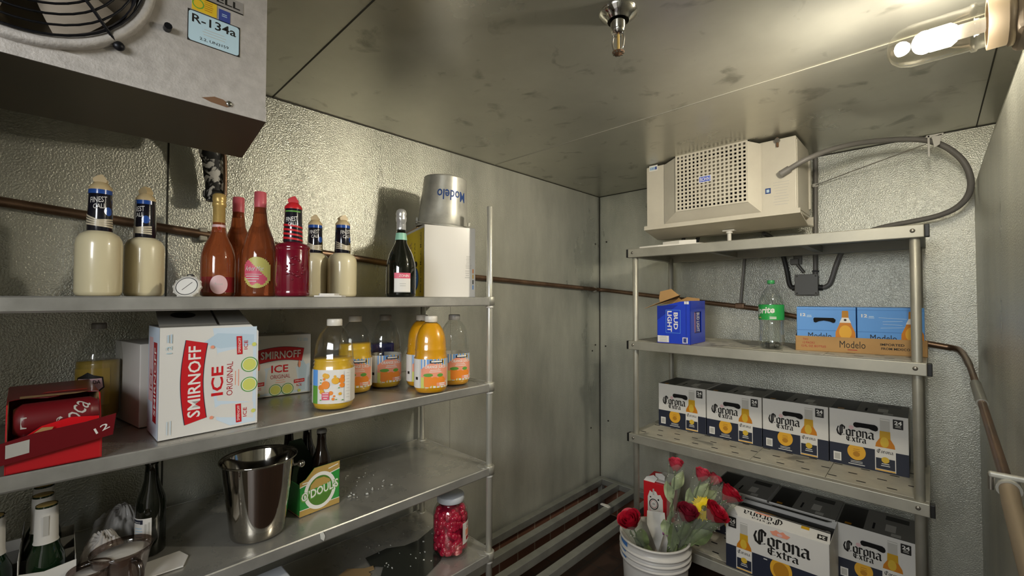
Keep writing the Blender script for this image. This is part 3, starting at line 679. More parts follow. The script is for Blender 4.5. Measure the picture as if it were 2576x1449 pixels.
# =================================================================== top left shelf
Z1, Z2, Z3, Z4 = 1.5535, 1.2145, .8875, .5535
def mixer(name, label, loc, rz, red=False, group=None, k=1.0):
    t = thing(name, label, 'bottle', loc, rz, group)
    bm_, cm = ('red_mix', 'red_cap') if red else ('cream_mix', 'cream_cap')
    b = MB(); R = .0415
    if red: pr = [(0, 0), (.034, 0), (.040, .004), (.0405, .012), (.0395, .016), (.0405, .020), (.0405, .128), (.0395, .131), (.041, .134), (.041, .140), (.036, .147), (.026, .150), (.022, .153)]
    else: pr = [(0, 0), (.034, 0), (.039, .003), (R, .010), (R, .118), (.040, .130), (.035, .141), (.027, .147), (.0215, .150), (.021, .156)]
    b.lathe(pr, bm_, 40); b.obj('body', t)
    if red:   # raised ornament on the bottle
        b = MB(); f = wrap(.0405); rnd = random.Random(3)
        for i in range(26):
            a = rnd.random()*2*pi; q = .006+.016*rnd.random()**.7; p = f(q*cos(a)+.008, .078+1.5*q*sin(a), .0); b.ball(p, .0022+.0018*rnd.random(), bm_, 8, 6)
        b.obj('embossing', t)
    b = MB(); r0, r1 = .0222, .0198
    b.lathe([(r0, .150), (r0+.0006, .153), (r1+.0006, .246), (r1, .248)], 'label_black', 32)
    d = Dec(b, lambda u, v, w: ((r0+(r1-r0)*(v-.15)/.098+.0008+w)*sin(u/.0215), -(r0+(r1-r0)*(v-.15)/.098+.0008+w)*cos(u/.0215), v), seg=8)
    if red:
        for i in range(4): d.poly([(-.03, .162+i*.012), (.03, .155+i*.012), (.03, .160+i*.012), (-.03, .168+i*.012)], 'red_print')
        d.text('FINEST', -.002, .216, .030, .013, 'print_white', 8, .01, .2); d.text('CALL', 0, .203, .02, .010, 'print_white', 8, .01, .2); d.rect(-.02, .236, .02, .240, 'leaf_print')
    else:
        d.rect(-.03, .236, .03, .246, 'label_blue'); d.rect(-.034, .150, -.004, .244, 'print_grey') if rz < 60 else None
        d.text('FINEST', 0, .222, .032, .013, 'print_white', 8, .01, .2); d.text('CALL', .002, .207, .022, .011, 'print_white', 8, .01, .2)
        d.ell(.018, .196, .008, .010, 'label_blue')
        for i in range(4): d.poly([(-.03, .186-i*.007), (0, .172-i*.004), (.03, .176-i*.006), (.03, .180-i*.006), (0, .176-i*.004), (-.03, .19-i*.007)], 'label_cream')
        d.lines(-.014, .24, .02, 8, .009, .002, 'print_white', 5) if rz < 60 else None
    b.obj('label', t)
    b = MB(); b.lathe([(r1+.001, .246), (r1+.001, .252), (.017, .258), (.012, .264), (.0105, .265)], cm, 28)
    b.prism([(-.011, .264), (.011, .264), (.012, .270), (.004, .283), (-.004, .280), (-.013, .272)], -.009, .009, cm, lambda u, v, w: (u, w, v)); b.obj('cap', t)
    return t
gm = 'cream drink mixers on the top left shelf'
mixer('mixer_bottle', 'cream mixer bottle at far left of the top shelf, its label facing out', (.385, -2.716, Z1), 78, group=gm)
mixer('mixer_bottle', 'cream mixer bottle second from the left, back label of small print showing', (.315, -2.628, Z1), 38, group=gm)
mixer('mixer_bottle', 'cream mixer bottle just right of the dark red bottle', (.25, -2.172, Z1), 62, group=gm).scale = (1.08, 1.08, 1)
mixer('mixer_bottle', 'cream mixer bottle standing alone behind the flat white paper', (.315, -2.105, Z1), 90, group=gm).scale = (1.14, 1.14, 1)
mixer('mixer_bottle', 'dark red mixer bottle with red pointed cap on the top shelf', (.455, -2.315, Z1), 66, True).scale = (1.11, 1.11, 1.02)

t = thing('dial_thermometer', 'small round white dial thermometer leaning on the top shelf edge', 'thermometer', (.42, -2.556, Z1+.0), 58); b = MB()
b.M = Matrix.Translation((0, 0, .026)) @ Matrix.Rotation(radians(-24), 4, 'X')
b.lathe([(.027, 0), (.030, .002), (.030, .010), (.027, .012), (.0255, .010)], 'white_plastic', 36, axis='y'); b.lathe([(0, .001), (.027, .001)], 'white_plastic', 36, axis='y')
for i in range(12): a = 2*pi*i/12; b.box(.029*cos(a)-.003, .029*cos(a)+.003, .002, .010, .029*sin(a)-.003, .029*sin(a)+.003, 'white_plastic', .001)
b.box(-.007, .007, .004, .010, .030, .036, 'dark_conduit', .001)
b.obj('case', t)
b = MB(); b.M = Matrix.Translation((0, 0, .026)) @ Matrix.Rotation(radians(-24), 4, 'X')
d = Dec(b, plane((0, .0009, 0), (1, 0, 0), (0, 0, 1)), .0002); d.ell(0, 0, .0255, .0255, 'print_white', 36); d.ring(0, 0, .0245, .0245, .002, 'dark_conduit'); d.poly([(-.009, -.010), (-.008, -.011), (.011, .011), (.010, .012)], 'ink'); b.obj('dial', t)

def bottle_prof(R, hs, rn, H_, base=.004, hsh=.07):
    return [(0, 0), (R*.85, 0), (R*.98, base), (R, base+.008), (R, hs), (R*.97, hs+hsh*.22), (R*.78, hs+hsh*.60), (rn*1.35, hs+hsh*1.0), (rn*1.08, hs+hsh*1.35), (rn, hs+hsh*1.6), (rn, H_)]
# rosé sparkling with gold foil
t = thing('sparkling_wine_bottle', 'sparkling pink wine bottle with gold foil neck on the top shelf', 'bottle', (.33, -2.470, Z1), 70); t.scale = (1, 1, .965); b = MB()
b.lathe(bottle_prof(.042, .105, .0145, .235, hsh=.075), 'rose_glass', 36); b.obj('glass', t)
b = MB(); b.lathe([(.0145, .198), (.0152, .199), (.0148, .262), (.0168, .264), (.0170, .272), (.0152, .276), (.0168, .282), (.0165, .296), (.012, .301), (0, .302)], 'gold_foil', 28); b.obj('foil', t)
b = MB(); b.lathe([(.0185, .187), (.0165, .200), (.0158, .209)], 'pale_pink', 28); d = Dec(b, wrap(.0185), .0003); d.ring(.004, .198, .0045, .0045, .0012, 'red_print', 20); b.obj('neck_label', t)
b = MB(); b.lathe([(.0423, .012), (.0423, .056)], 'rose_low', 36); d = Dec(b, wrap(.0423), seg=12); d.ell(.008, .034, .021, .027, 'pale_pink', 36); d.text('Rosé', .008, .036, .018, .007, 'print_grey'); b.obj('label', t)
# two pink-capped wines
def blush(label, loc, rz):
    t = thing('wine_bottle', label, 'bottle', loc, rz, 'blush wines with pink screw caps'); b = MB()
    b.lathe(bottle_prof(.0455, .108, .0150, .262, hsh=.105), 'rose_glass', 36); b.obj('glass', t)
    b = MB(); b.lathe([(.0155, .243), (.0158, .244), (.0158, .303), (.0145, .305), (0, .305)], 'pink_cap', 28); b.obj('cap', t)
    b = MB(); f = wrap(.0457); d = Dec(b, f, seg=14)
    d.poly([(.034*cos(a)*(1 if cos(a) > 0 else 1)+.0, .072+(.042 if sin(a) > 0 else .040)*sin(a)) for a in [2*pi*i/40 for i in range(40)]], 'pink_print') if False else None
    def lab(pts, m, w):
        vs = []
    # banded label: pink left, green swirl on the right
    for k in range(16):
        u0 = -.034+.068*k/16; u1 = u0+.068/16; um = (u0+u1)/2; hh = .042*math.sqrt(max(0.05, 1-(um/.037)**2))
        sp = .072+.9*(um)-.004+.012*sin(um*70)
        lo_, hi_ = .066-hh, .070+hh; sp = min(max(sp, lo_), hi_)
        d.rect(u0, lo_, u1, hi_, 'pink_print'); d.rect(u0, max(lo_, .118-1.1*(um+.034)), u1, hi_, 'yellow_green') if hi_ > .118-1.1*(um+.034) else None
        d.rect(u0, lo_, u1, lo_+.010+.004*sin(k), 'yellow_green')
    d.text('Arbor Mist', -.006, .079, .045, .013, 'print_white', 0, .0, .3); d.rect(-.028, .062, .012, .0632, 'print_white'); d.lines(-.01, .056, .032, 3, .007, .002, 'print_white', 2); b.obj('label', t)
    return t
blush('rear blush wine bottle with pink cap, partly hidden beside the gold foil', (.245, -2.402, Z1), 20)
blush('front blush wine bottle with pink cap and pink green label', (.37, -2.377, Z1), 66)
# prosecco
t = thing('sparkling_wine_bottle', 'dark sparkling wine bottle with silver foil beside the yellow and white box', 'bottle', (.445, -1.955, Z1), 66); b = MB()
b.lathe(bottle_prof(.051, .095, .0155, .24, hsh=.092), 'dark_glass', 36); b.obj('glass', t)
b = MB(); b.lathe([(.0155, .222), (.0160, .225), (.0158, .262), (.0175, .264), (.0185, .276), (.0165, .283), (.0185, .290), (.0160, .301), (.009, .307), (0, .308)], 'silver_foil', 28); b.obj('foil', t)
b = MB(); b.lathe([(.0208, .198), (.0178, .2225)], 'mint', 28); b.obj('neck_band', t)
b = MB(); d = Dec(b, wrap(.0512), seg=12); d.rect(-.029, .016, .027, .082, 'label_white'); d.rect(-.029, .063, .027, .082, 'pink_print'); d.text('ZONIN', .004, .072, .034, .009, 'print_white', bold=.01); d.lines(0, .044, .03, 2, .007, .002, 'print_grey', 4); d.rect(-.029, .016, .027, .019, 'print_grey'); b.obj('label', t)
b = MB(); b.prism([(-.045, -.02), (-.02, -.034), (.03, -.03), (.05, .0), (.035, .025), (-.02, .03)], 0, .004, 'paper_white'); b.prism([(-.03, -.02), (.01, -.026), (.03, -.004), (.0, .016), (-.026, .01)], .004, .010, 'paper_white')
o = tag(b.obj('paper_scrap'), 'flat crumpled white paper lying on the top shelf edge', 'paper'); o.location = (.465, -2.215, Z1); o.rotation_euler = (0, 0, radians(80))
# white and yellow carton with the metal pail on it
t = thing('beer_case', 'white carton with yellow side standing on the top shelf', 'carton', (.36, -1.80, Z1), 72.6); Wd, Dp, Hh_ = .217, .325, .285
b = MB(); b.box(0, Wd, 0, Dp, 0, Hh_, 'carton_white_gloss', .003); b.obj('carton', t)
b = MB(); d = Dec(b, plane((0, Dp, 0), (0, -1, 0), (0, 0, 1))); d.rect(.004, .004, Dp-.004, Hh_-.012, 'yellow_box')
d.rect(.10, .08, .16, .27, 'tan_gold') if False else None
d.text('LAGER', Dp*.40, .16, .15, .05, 'tan_gold', 90, .02); d.text('Y LATAS', Dp*.60, .17, .11, .016, 'ink', 90); d.text('Este es otro Mundo. Modelo', Dp*.86, .14, .24, .016, 'ink', 90, .01)
d.ell(Dp*.62, .075, .05, .048, 'modelo_blue'); d.ell(Dp*.62, .075, .042, .04, 'sky_line'); d.lines(Dp*.62, .09, .05, 3, .012, .003, 'print_white', 3); d.ell(Dp*.66, .135, .02, .012, 'ink'); b.obj('yellow_print', t)
b = MB(); d = Dec(b, plane((0, 0, 0), (1, 0, 0), (0, 0, 1))); d.lines(.185, .165, .026, 9, .006, .003, 'print_grey', 4); d.lines(.18, .105, .022, 4, .009, .004, 'print_grey', 9)
for i, m in enumerate(('orange_print', 'gold_print', 'ink', 'sky_box')): d.rect(.203, .098-i*.022, .207, .115-i*.022, m)
d.lines(.12, .155, .002, 1, .1, .001, 'print_grey'); b.obj('small_print', t)
b = MB(); b.box(.02, .10, .16, .30, Hh_-.0, Hh_+.004, 'carton_inside', .001); b.box(.0, .16, .10, .31, Hh_+.0, Hh_+.0025, 'kraft'); b.obj('top_flap', t)
t = thing('metal_pail', 'galvanized pail standing upside down on the white carton', 'bucket', (.262, -1.640, Z1+.2955), rot=Euler((radians(1.5), radians(3.2), radians(60)), 'XYZ')); t.scale = (1.24, 1.24, 1.2); b = MB()
b.lathe([(.088, .0), (.090, -.001), (.091, .003), (.088, .006), (.0855, .010), (.083, .05), (.074, .172), (.0745, .176), (.072, .178), (.070, .174), (0, .174)], 'galvanized', 48); PB = b.obj('body', t)
b = MB(); rr = lambda v: .0855-.0092*(v-.01)/.162*1.3
d = Dec(b, lambda u, v, w: ((rr(v)+w+.0006)*sin(u/.08), -(rr(v)+w+.0006)*cos(u/.08), v)); d.text('Modelo', .018, .108, .105, .036, 'modelo_blue', 180, .015); b.obj('lettering', PB)
b = MB()
for s in (-1, 1): b.box(s*.089-.004, s*.089+.004, -.014, .014, .008, .03, 'galvanized', .002)
b.tube([(.093*cos(a), -.12*sin(a) if False else -.1*sin(a), .018-.02*sin(a)) for a in [pi*i/14 for i in range(15)]], .0022, 'galvanized', 8); b.obj('handle', t)

# =================================================================== second left shelf
# torn red carton of cans
t = thing('soda_carton', 'torn open red soda carton at the left end of the second shelf', 'carton', (.513, -2.777, Z2), 92.5); b = MB(); w2 = .066; hh = .128; dp = .27
b.box(-w2, w2, 0, dp, 0, .002, 'carton_red'); b.box(-w2, w2, dp-.002, dp, 0, hh, 'carton_red')
def wall(x, fr_):
    pts = [(0, 0), (dp, 0), (dp, hh)]+fr_
    b.prism(pts, x-.001, x+.001, 'carton_red', lambda u, v, w: (w, u, v)); b.prism(pts, x-(.0012 if x > 0 else -.0012), x-(.0014 if x > 0 else -.0014), 'carton_inside', lambda u, v, w: (w, u, v))
wall(w2, [(.05, hh), (.03, .10), (.016, .07), (0, .06)]); wall(-w2, [(.02, hh), (.006, .10), (0, .06)])
b.box(-w2, w2, 0, .0015, 0, .045, 'carton_red')
b.obj('body', t)
b = MB(); pts = [(-w2, .03)]+[(-w2+2*w2*i/12, .062+.012*sin(i*.9)+.004*i/3) for i in range(13)]+[(w2, dp), (-w2, dp)]
b.prism(pts, hh, hh+.0015, 'carton_red_shade'); d = Dec(b, plane((0, 0, hh+.0015), (1, 0, 0), (0, 1, 0))); d.poly([(-.05, .07), (.03, .062), (.05, .075), (.0, .09), (-.05, .1)], 'carton_inside'); d.poly([(-.02, .11), (.05, .105), (.052, .12), (-.01, .13)], 'carton_red'); b.obj('top_panel', t)
b = MB()   # torn strip of the front bent outwards
f = lambda u, v, w: (u, -.012-.25*v-w-.10*(u+.07)*.35, .022+.95*v+.16*(u+.075))
b.prism([(-.082, .0), (.082, .0), (.085, .048), (.04, .046), (-.03, .050), (-.08, .045)], 0, .0022, 'carton_red_shade', f)
d = Dec(b, lambda u, v, w: f(u, v, .0022+w)); d.text('12', .064, .022, .022, .014, 'print_white', 20, .01); d.rect(-.066, .012, -.036, .040, 'print_grey'); d.rect(-.08, .02, -.073, .036, 'print_white')
b.obj('torn_strip', t)
b = MB(); b.prism([(-.055, .0), (.060, .0), (.062, .05), (.02, .058), (-.02, .044), (-.05, .012)], 0, .0012, 'bright_red', lambda u, v, w: (u, .004-w-.05*(v), .052+.7*v)); b.prism([(-.05, .0), (-.02, .0), (-.004, .034), (-.02, .036), (-.045, .012)], 0, .001, 'kraft', lambda u, v, w: (u, -.003-w, .05+.85*v)); b.obj('inner_flap', t)
t2 = thing('soda_can', 'red soda can with painted-in shadow lying inside the torn red carton', 'can', (.513-.040, -2.777, Z2+.0905), 92.5); b = MB()
b.lathe([(0, -.060), (.024, -.060), (.027, -.056), (.0325, -.048), (.033, -.044), (.033, .046), (.0325, .050), (.026, .060), (.0255, .062), (.023, .060), (0, .060)], 'carton_red_shade', 32, axis='x')  # the carton's shadow is put into the can's darker red
d = Dec(b, lambda u, v, w: (u, -(.033+w)*cos(v/.033), (.033+w)*sin(v/.033))); d.text('Coca', .020, .006, .060, .034, 'print_grey', 62, .0, .35); d.rect(-.05, -.01, -.042, .012, 'print_grey'); b.obj('body', t2)
t3 = dup(t2, (.513-.040, -2.777, Z2+.0355), 92.5, 'soda can lying lowest in the torn red carton, under another can')
# ginger ale
t = thing('soda_bottle', 'large ginger ale bottle with yellow soda behind the torn red carton', 'bottle', (.165, -2.704, Z2), 62); b = MB(); R = .0445
b.lathe([(0, .004), (.026, 0), (.038, .006), (R, .024), (R, .16), (.0435, .185), (.034, .213), (.020, .236), (.0145, .243), (.0135, .248), (.0165, .250), (.0165, .252), (.0135, .254), (.0135, .262)], 'clear_plastic', 36); b.obj('plastic', t)
b = MB(); b.lathe([(0, .006), (.025, .003), (.037, .008), (R-.0012, .025), (R-.0012, .160), (R-.002, .168), (0, .168)], 'ginger_ale', 36); b.obj('drink', t)
b = MB(); b.lathe([(.0155, .252), (.0158, .262), (.015, .267), (0, .267)], 'cap_grey', 24); b.obj('cap', t)
b = MB(); d = Dec(b, wrap(R), seg=14); d.rect(-.04, .055, .044, .150, 'ginger_ale'); d.poly([(-.026, .128), (-.012, .134), (.0, .142), (.012, .134), (.03, .128), (.033, .10), (.02, .088), (.003, .080), (-.014, .088), (-.028, .10)], 'ink'); d.poly([(-.023, .125), (.027, .125), (.03, .102), (.018, .091), (.003, .084), (-.012, .091), (-.025, .102)], 'pale_pink')
d.text('CANADA', .003, .116, .044, .010, 'ink', bold=.02); d.text('DRY', .003, .101, .026, .010, 'ink', bold=.02); b.obj('label', t)
# hard lemonade cartons
def smirnoff(name, label, loc, rz, Wd, Dp, Hh_, up, group=None):
    t = thing(name, label, 'carton', loc, rz, group); ch = .018
    b = MB()
    if up: b.prism([(0, 0), (Wd, 0), (Wd, Hh_-ch), (Wd-ch, Hh_), (0, Hh_)], 0, Dp, 'carton_white', lambda u, v, w: (u, w, v))
    else: b.box(0, Wd, 0, Dp, 0, Hh_, 'carton_white', .002)
    b.obj('carton', t)
    def design(d, w, h, P):
        # drawn upright in its own w x h frame, P maps to the face
        Q = lambda pts: [P(*p) for p in pts]
        rot = 90 if up else 0
        tx = lambda s, u, v, a, c, m, **k: d.text(s, *P(u, v), a, c, m, rot+k.get('tilt', 0), k.get('bold', 0))
        d.poly(Q([(w*.02, h*.02), (w*.98, h*.02), (w*.98, h*.5), (w*.6, h*.42), (w*.5, h*.5), (w*.1, h*.45), (w*.02, h*.3)]), 'ice_blue')
        d.poly(Q([(w*.80, h*.05), (w*.90, h*.05), (w*.93, h*.45), (w*.84, h*.60), (w*.78, h*.42)]), 'pale_blue'); d.poly(Q([(w*.06, h*.05), (w*.22, h*.05), (w*.24, h*.4), (w*.17, h*.6), (w*.12, h*.42)]), 'carton_white')
        d.poly(Q([(w*.22, h*.06), (w*.8, h*.06), (w*.74, h*.44), (w*.5, h*.5), (w*.28, h*.44)]), 'carton_white')
        n = 14; top = [(w*(.10+.78*i/n), h*(.765+.045*sin(pi*i/n))) for i in range(n+1)]; bot = [(w*(.14+.70*i/n), h*(.545+.040*sin(pi*i/n))) for i in range(n+1)][::-1]
        d.poly(Q(top+bot), 'navy'); top = [(u, v-.0015) for u, v in top]; bot = [(u, v+.0015) for u, v in bot]; d.poly(Q(top+bot), 'red_print')
        tx('SMIRNOFF', w*.49, h*.675, w*.66, h*.125, 'print_white', bold=.015)
        tx('ICE', w*.47, h*.445, w*.28, h*.125, 'red_print', bold=.02); tx('ORIGINAL', w*.48, h*.315, w*.33, h*.066, 'red_dark', bold=.0)
        d.lines(*P(w*.48, h*.25), w*.2, 2, h*.035, h*.008, 'peach', 3, rot)
        for s, a in ((.40, .5), (.60, 2.2)):
            c = P(w*s, h*.10); d.ell(c[0], c[1], h*.095, h*.095, 'lime_rim'); d.ell(c[0], c[1], h*.083, h*.083, 'print_white'); d.ell(c[0], c[1], h*.075, h*.075, 'lime')
        for s in (.13, .80):
            d.poly(Q([(w*(s-.09), h*.24), (w*(s+.09), h*.25), (w*(s+.09), h*.19), (w*(s-.09), h*.18)]), 'red_print'); tx('SMIRNOFF', w*s, h*.215, w*.15, h*.03, 'print_white'); tx('ICE', w*s, h*.145, w*.09, h*.04, 'red_print'); d.ell(*P(w*s, h*.05), h*.025, h*.025, 'lime')
            d.ell(*P(w*s, h*.50), h*.02, h*.06 if not up else h*.02, 'peach')
        tx('12', w*.80, h*.915, w*.07, h*.05, 'sticker_blue'); d.lines(*P(w*.90, h*.92), w*.1, 2, h*.03, h*.012, 'pale_blue', 3, rot); d.lines(*P(w*.1, h*.92), w*.14, 2, h*.03, h*.006, 'pale_blue', 5, rot)
    b = MB(); d = Dec(b, plane((0, 0, 0), (1, 0, 0), (0, 0, 1)))
    if up: design(d, Hh_, Wd, lambda u, v: (Wd-v, u))     # lying on its side: reads upward
    else: design(d, Wd, Hh_, lambda u, v: (u, v))
    b.obj('front_print', t)
    if up:
        b = MB(); d = Dec(b, plane((0, Dp, 0), (0, -1, 0), (0, 0, 1)))
        d.rect(0, 0, Dp, Hh_, 'ice_blue'); d.rect(Dp*.50, Hh_*.13, Dp*.82, Hh_*.86, 'red_dark'); d.text('SMIRNOFF', Dp*.66, Hh_*.5, Hh_*.62, Dp*.17, 'print_white', 90, .015); d.rect(Dp*.1, Hh_*.3, Dp*.45, Hh_*.9, 'pale_pink'); d.text('ICE', Dp*.32, Hh_*.5, Hh_*.2, Dp*.2, 'red_dark', 90); b.obj('side_print', t)
        b = MB(); b.box(.0, Wd-ch, .002, Dp, Hh_, Hh_+.0016, 'carton_grey'); d = Dec(b, plane((0, 0, Hh_+.0016), (1, 0, 0), (0, 1, 0))); d.ell(.06, .05, .022, .018, 'ink'); d.rect(.118, .0, .122, Dp, 'ink'); ff = lambda u, v, w: (u, .012+.9*v-w, Hh_+.0016+.44*v+.9*w); b.prism([(.0, 0), (Wd-ch, 0), (Wd-ch-.006, .08), (.004, .08)], 0, .0016, 'carton_grey', ff); d = Dec(b, lambda u, v, w: ff(u, v, .0016+w)); d.ell(.055, .055, .026, .016, 'ink'); d.rect(.117, .0, .122, .08, 'ink'); b.obj('top_flap', t)  # the flap's dark grey has shade put into its colour
    return t
smirnoff('hard_lemonade_carton', 'large white lemon drink carton standing on end at the shelf front', (.4705, -2.613, Z2), 92, .21, .138, .264, True)
smirnoff('hard_lemonade_carton', 'white lemon drink carton in the shade behind, left of the juice bottles', (.150, -2.338, Z2), 84, .188, .125, .207, False)
b = MB(); b.box(0, .13, 0, .20, 0, .215, 'carton_white', .002); o = tag(b.obj('drink_carton'), 'plain white carton edge showing behind the large lemon drink carton', 'carton'); o.location = (.305, -2.632, Z2); o.rotation_euler = (0, 0, radians(100))
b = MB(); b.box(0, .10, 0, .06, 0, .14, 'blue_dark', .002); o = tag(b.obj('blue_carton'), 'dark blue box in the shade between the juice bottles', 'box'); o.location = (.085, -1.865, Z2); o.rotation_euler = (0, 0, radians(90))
# juice jugs
def juice(label, loc, rz, level, liquid, cap, back=False, clear=False):
    t = thing('juice_bottle', label, 'bottle', loc, rz, 'orange juice bottles on the second shelf'); R = .0585
    prof = [(0, .004), (.040, .004), (.046, 0), (.054, .004), (R, .018), (R, .126), (.0555, .131), (.0575, .137), (.0545, .143), (.0575, .149), (.0550, .155), (.0545, .175), (.051, .200), (.043, .222), (.032, .238), (.0225, .247), (.0205, .251), (.0205, .262)]
    b = MB(); b.lathe(prof, 'clear_plastic', 40, sq=.08); b.obj('plastic', t)
    b = MB(); pi_ = [(max(0, r-.0016), h+.0016) for r, h in prof if h+.0016 < level]
    def rad(h):
        for (r0, h0), (r1, h1) in zip(prof[3:], prof[4:]):
            if h0 <= h <= h1: return (r0+(r1-r0)*(h-h0)/max(1e-6, h1-h0))-.0016
        return .02
    pi_ += [(rad(level), level), (0, level)]; b.lathe(pi_, liquid, 40, sq=.08); b.obj('juice', t)
    b = MB(); b.lathe([(.0215, .250), (.0225, .251), (.0225, .268), (.0205, .271), (0, .271)], cap, 32); b.obj('cap', t)
    b = MB()
    def fn(u, v, w):
        a = u/R-pi/2; e = 2+.08*6; rr = (R+w)*(abs(cos(a))**e+abs(sin(a))**e)**(-1/e); return (rr*cos(a), rr*sin(a), v)
    d = Dec(b, fn, .0008, seg=40); z0, z1 = .022, .122
    d.rect(-pi*R*.98, z0, pi*R*.98, z1, 'label_white'); d.seg = 8
    if not back:
        d.rect(-.034, z0, .07, z1, 'yellow_juice'); d.rect(-.034, .075, .062, z1, 'sky_box'); d.poly([(-.034+.096*i/12, .078+.030*sin(pi*min(1, (i+1)/11))) for i in range(13)]+[(.062, .045), (-.034, .045)], 'peach')
        for k in range(8): d.rect(-.034+.012*k, .075, -.022+.012*k, .079+.027*sin(pi*(k+1)/9.5), 'peach')
        d.rect(-.034, .05, .062, .076, 'peach'); d.text('ORANGE JUICE', .014, .094, .070, .014, 'print_white', bold=.02); d.lines(.014, .083, .05, 2, .006, .002, 'print_white', 3)
        for u, r in ((-.012, .019), (.012, .015), (.034, .016)): d.ell(u, .045, r, r*1.05, 'orange_print')
        d.ell(-.01, .067, .016, .006, 'leaf_print'); d.ell(.03, .066, .010, .006, 'leaf_print'); d.rect(-.034, z0, -.024, .06, 'lime'); d.rect(.018, .028, .056, .040, 'peach'); d.lines(.037, .036, .03, 2, .006, .003, 'print_white', 4)
        d.rect(-.004, .108, .04, .118, 'ink'); d.rect(0, .111, .036, .1165, 'print_white')
        d.rect(-.062, z0, -.037, z1, 'print_white'); d.rect(-.055, .05, -.045, .06, 'ink')
    else:
        d.rect(-.052, z0, -.032, z1, 'sky_box'); d.rect(-.052, z0, -.032, .075, 'leaf_print'); d.rect(-.08, z0+.002, -.056, z1-.004, 'print_white')
        d.lines(-.068, .11, .018, 11, .008, .0014, 'print_grey', 4); rnd = random.Random(5)
        for i in range(16):
            u, v, r = -.022+.06*rnd.random(), .035+.075*rnd.random(), .003+.006*rnd.random(); d.ell(u, v, r, r, 'orange_print' if i % 3 else 'gold_print', 16)
        for i in range(10): d.ell(-.022+.06*rnd.random(), .03+.08*rnd.random(), .0025, .0015, 'leaf_print', 8)
        d.ell(-.008, .078, .011, .012, 'orange_print'); d.ell(.018, .09, .010, .010, 'gold_print'); d.rect(-.018, .034, .002, .056, 'pink_print'); d.lines(-.008, .052, .016, 3, .007, .002, 'print_white', 2); d.rect(.042, z0+.004, .060, z1-.004, 'print_white'); d.lines(.051, .11, .013, 9, .009, .001, 'print_grey', 8)
    b.obj('label', t)
    return t
juice('half full orange juice bottle nearest the shelf front with nutrition label showing', (.441, -2.185, Z2), 52, .150, 'yellow_juice', 'cap_clear', back=True)
juice('amber orange juice bottle in the shade behind the half full one', (.272, -2.035, Z2), 62, .172, 'yellow_juice', 'cap_clear')
juice('nearly empty orange juice bottle in the shade, left of the orange pair', (.262, -1.908, Z2), 68, .06, 'yellow_juice', 'cap_grey')
juice('full orange juice bottle directly behind the front full one', (.345, -1.798, Z2), 56, .246, 'orange_juice', 'cap_clear')
juice('full bright orange juice bottle at the front of the shelf', (.457, -1.925 + .025, Z2), 52, .246, 'orange_juice', 'cap_clear') if False else juice('full bright orange juice bottle at the front of the shelf', (.468, -1.843, Z2), 56, .246, 'orange_juice', 'cap_clear')
juice('nearly empty clear juice bottle at the right end of the second shelf', (.415, -1.694, Z2), 62, .05, 'orange_juice', 'cap_grey')
# =================================================================== third left shelf
t = thing('ice_bucket', 'tall polished steel ice bucket on the third shelf', 'bucket', (.395, -2.377, Z3), 80); b = MB()
b.lathe([(0, .002), (.058, 0), (.066, .003), (.069, .010), (.071, .03), (.092, .205), (.094, .211), (.097, .214), (.0985, .211), (.097, .208), (.0935, .209), (.0915, .205), (.070, .03), (.066, .008), (0, .006)], 'polished', 64); b.obj('body', t)
for s in (1,):
    b = MB(); b.cyl((s*.089, 0, .17), (s*.105, 0, .17), .004, 'chrome', 10); b.ball((s*.109, 0, .168), .011, 'chrome', 14, 10); b.obj('handle_knob', t)
# green and gold six pack carrier
t = thing('bottle_carrier', 'green and gold cardboard bottle carrier with white ring logo', 'carton', (.395, -2.266, Z3), 95); Wd, Dp, Hh_ = .128, .20, .135
b = MB(); k = .0015
b.prism([(0, 0), (Wd, 0), (Wd, Hh_), (.045, Hh_), (.018, .108), (0, .102)], 0, k, 'green_box', lambda u, v, w: (u, w, v)); b.prism([(0, 0), (Wd, 0), (Wd, .108), (0, .108)], Dp-k, Dp, 'green_box', lambda u, v, w: (u, w, v))
for x in (0, Wd-k): b.box(x, x+k, 0, Dp, 0.004, .095, 'green_box')
b.box(0, Wd, 0, Dp, 0.001, .003, 'kraft'); b.obj('tray', t)
b = MB(); d = Dec(b, plane((0, 0, 0), (1, 0, 0), (0, 0, 1)))
d.rect(0, 0, Wd, .018, 'tan_gold'); d.poly([(0, .088), (Wd, .112), (Wd, Hh_), (.045, Hh_), (.018, .108), (0, .102)], 'tan_gold'); d.poly([(0, .086), (Wd, .110), (Wd, .113), (0, .089)], 'print_white'); d.rect(0, .0175, Wd, .0195, 'print_white')
d.rect(.008, .096, .034, .099, 'print_white'); d.poly([(.09, .119), (.122, .125), (.122, .128), (.09, .122)], 'print_white')
d.ell(.064, .062, .042, .046, 'olive_box', 40); d.poly([(.03, .066), (.1, .072), (.094, .088), (.075, .1), (.05, .1), (.034, .086)], 'tan_gold'); d.poly([(.026, .062), (.102, .068), (.102, .077), (.026, .071)], 'green_box'); d.ring(.064, .062, .051, .056, .011, 'print_white', 48)
d.text('O\u2019DOUL\u2019S', .064, .061, .124, .031, 'leaf_print', 6, .075, .1); d.text('O\u2019DOUL\u2019S', .064, .062, .118, .026, 'print_white', 6, .02, .1); b.obj('front_print', t)
b = MB(); b.prism([(0, .01), (Dp, .01), (Dp, .10), (Dp*.78, .19), (Dp*.30, .20), (.0, .12)], Wd*.5-.001, Wd*.5+.001, 'black_plastic', lambda u, v, w: (w, u, v)) if False else b.prism([(.004, .01), (Wd-.004, .01), (Wd-.004, .06), (Wd*.40, .205), (Wd*.1, .205), (.004, .17)], Dp*.5-.001, Dp*.5+.001, 'green_shade', lambda u, v, w: (u, w, v)); b.obj('center_handle', t)  # handle's back side lies in shade, painted in as very dark green
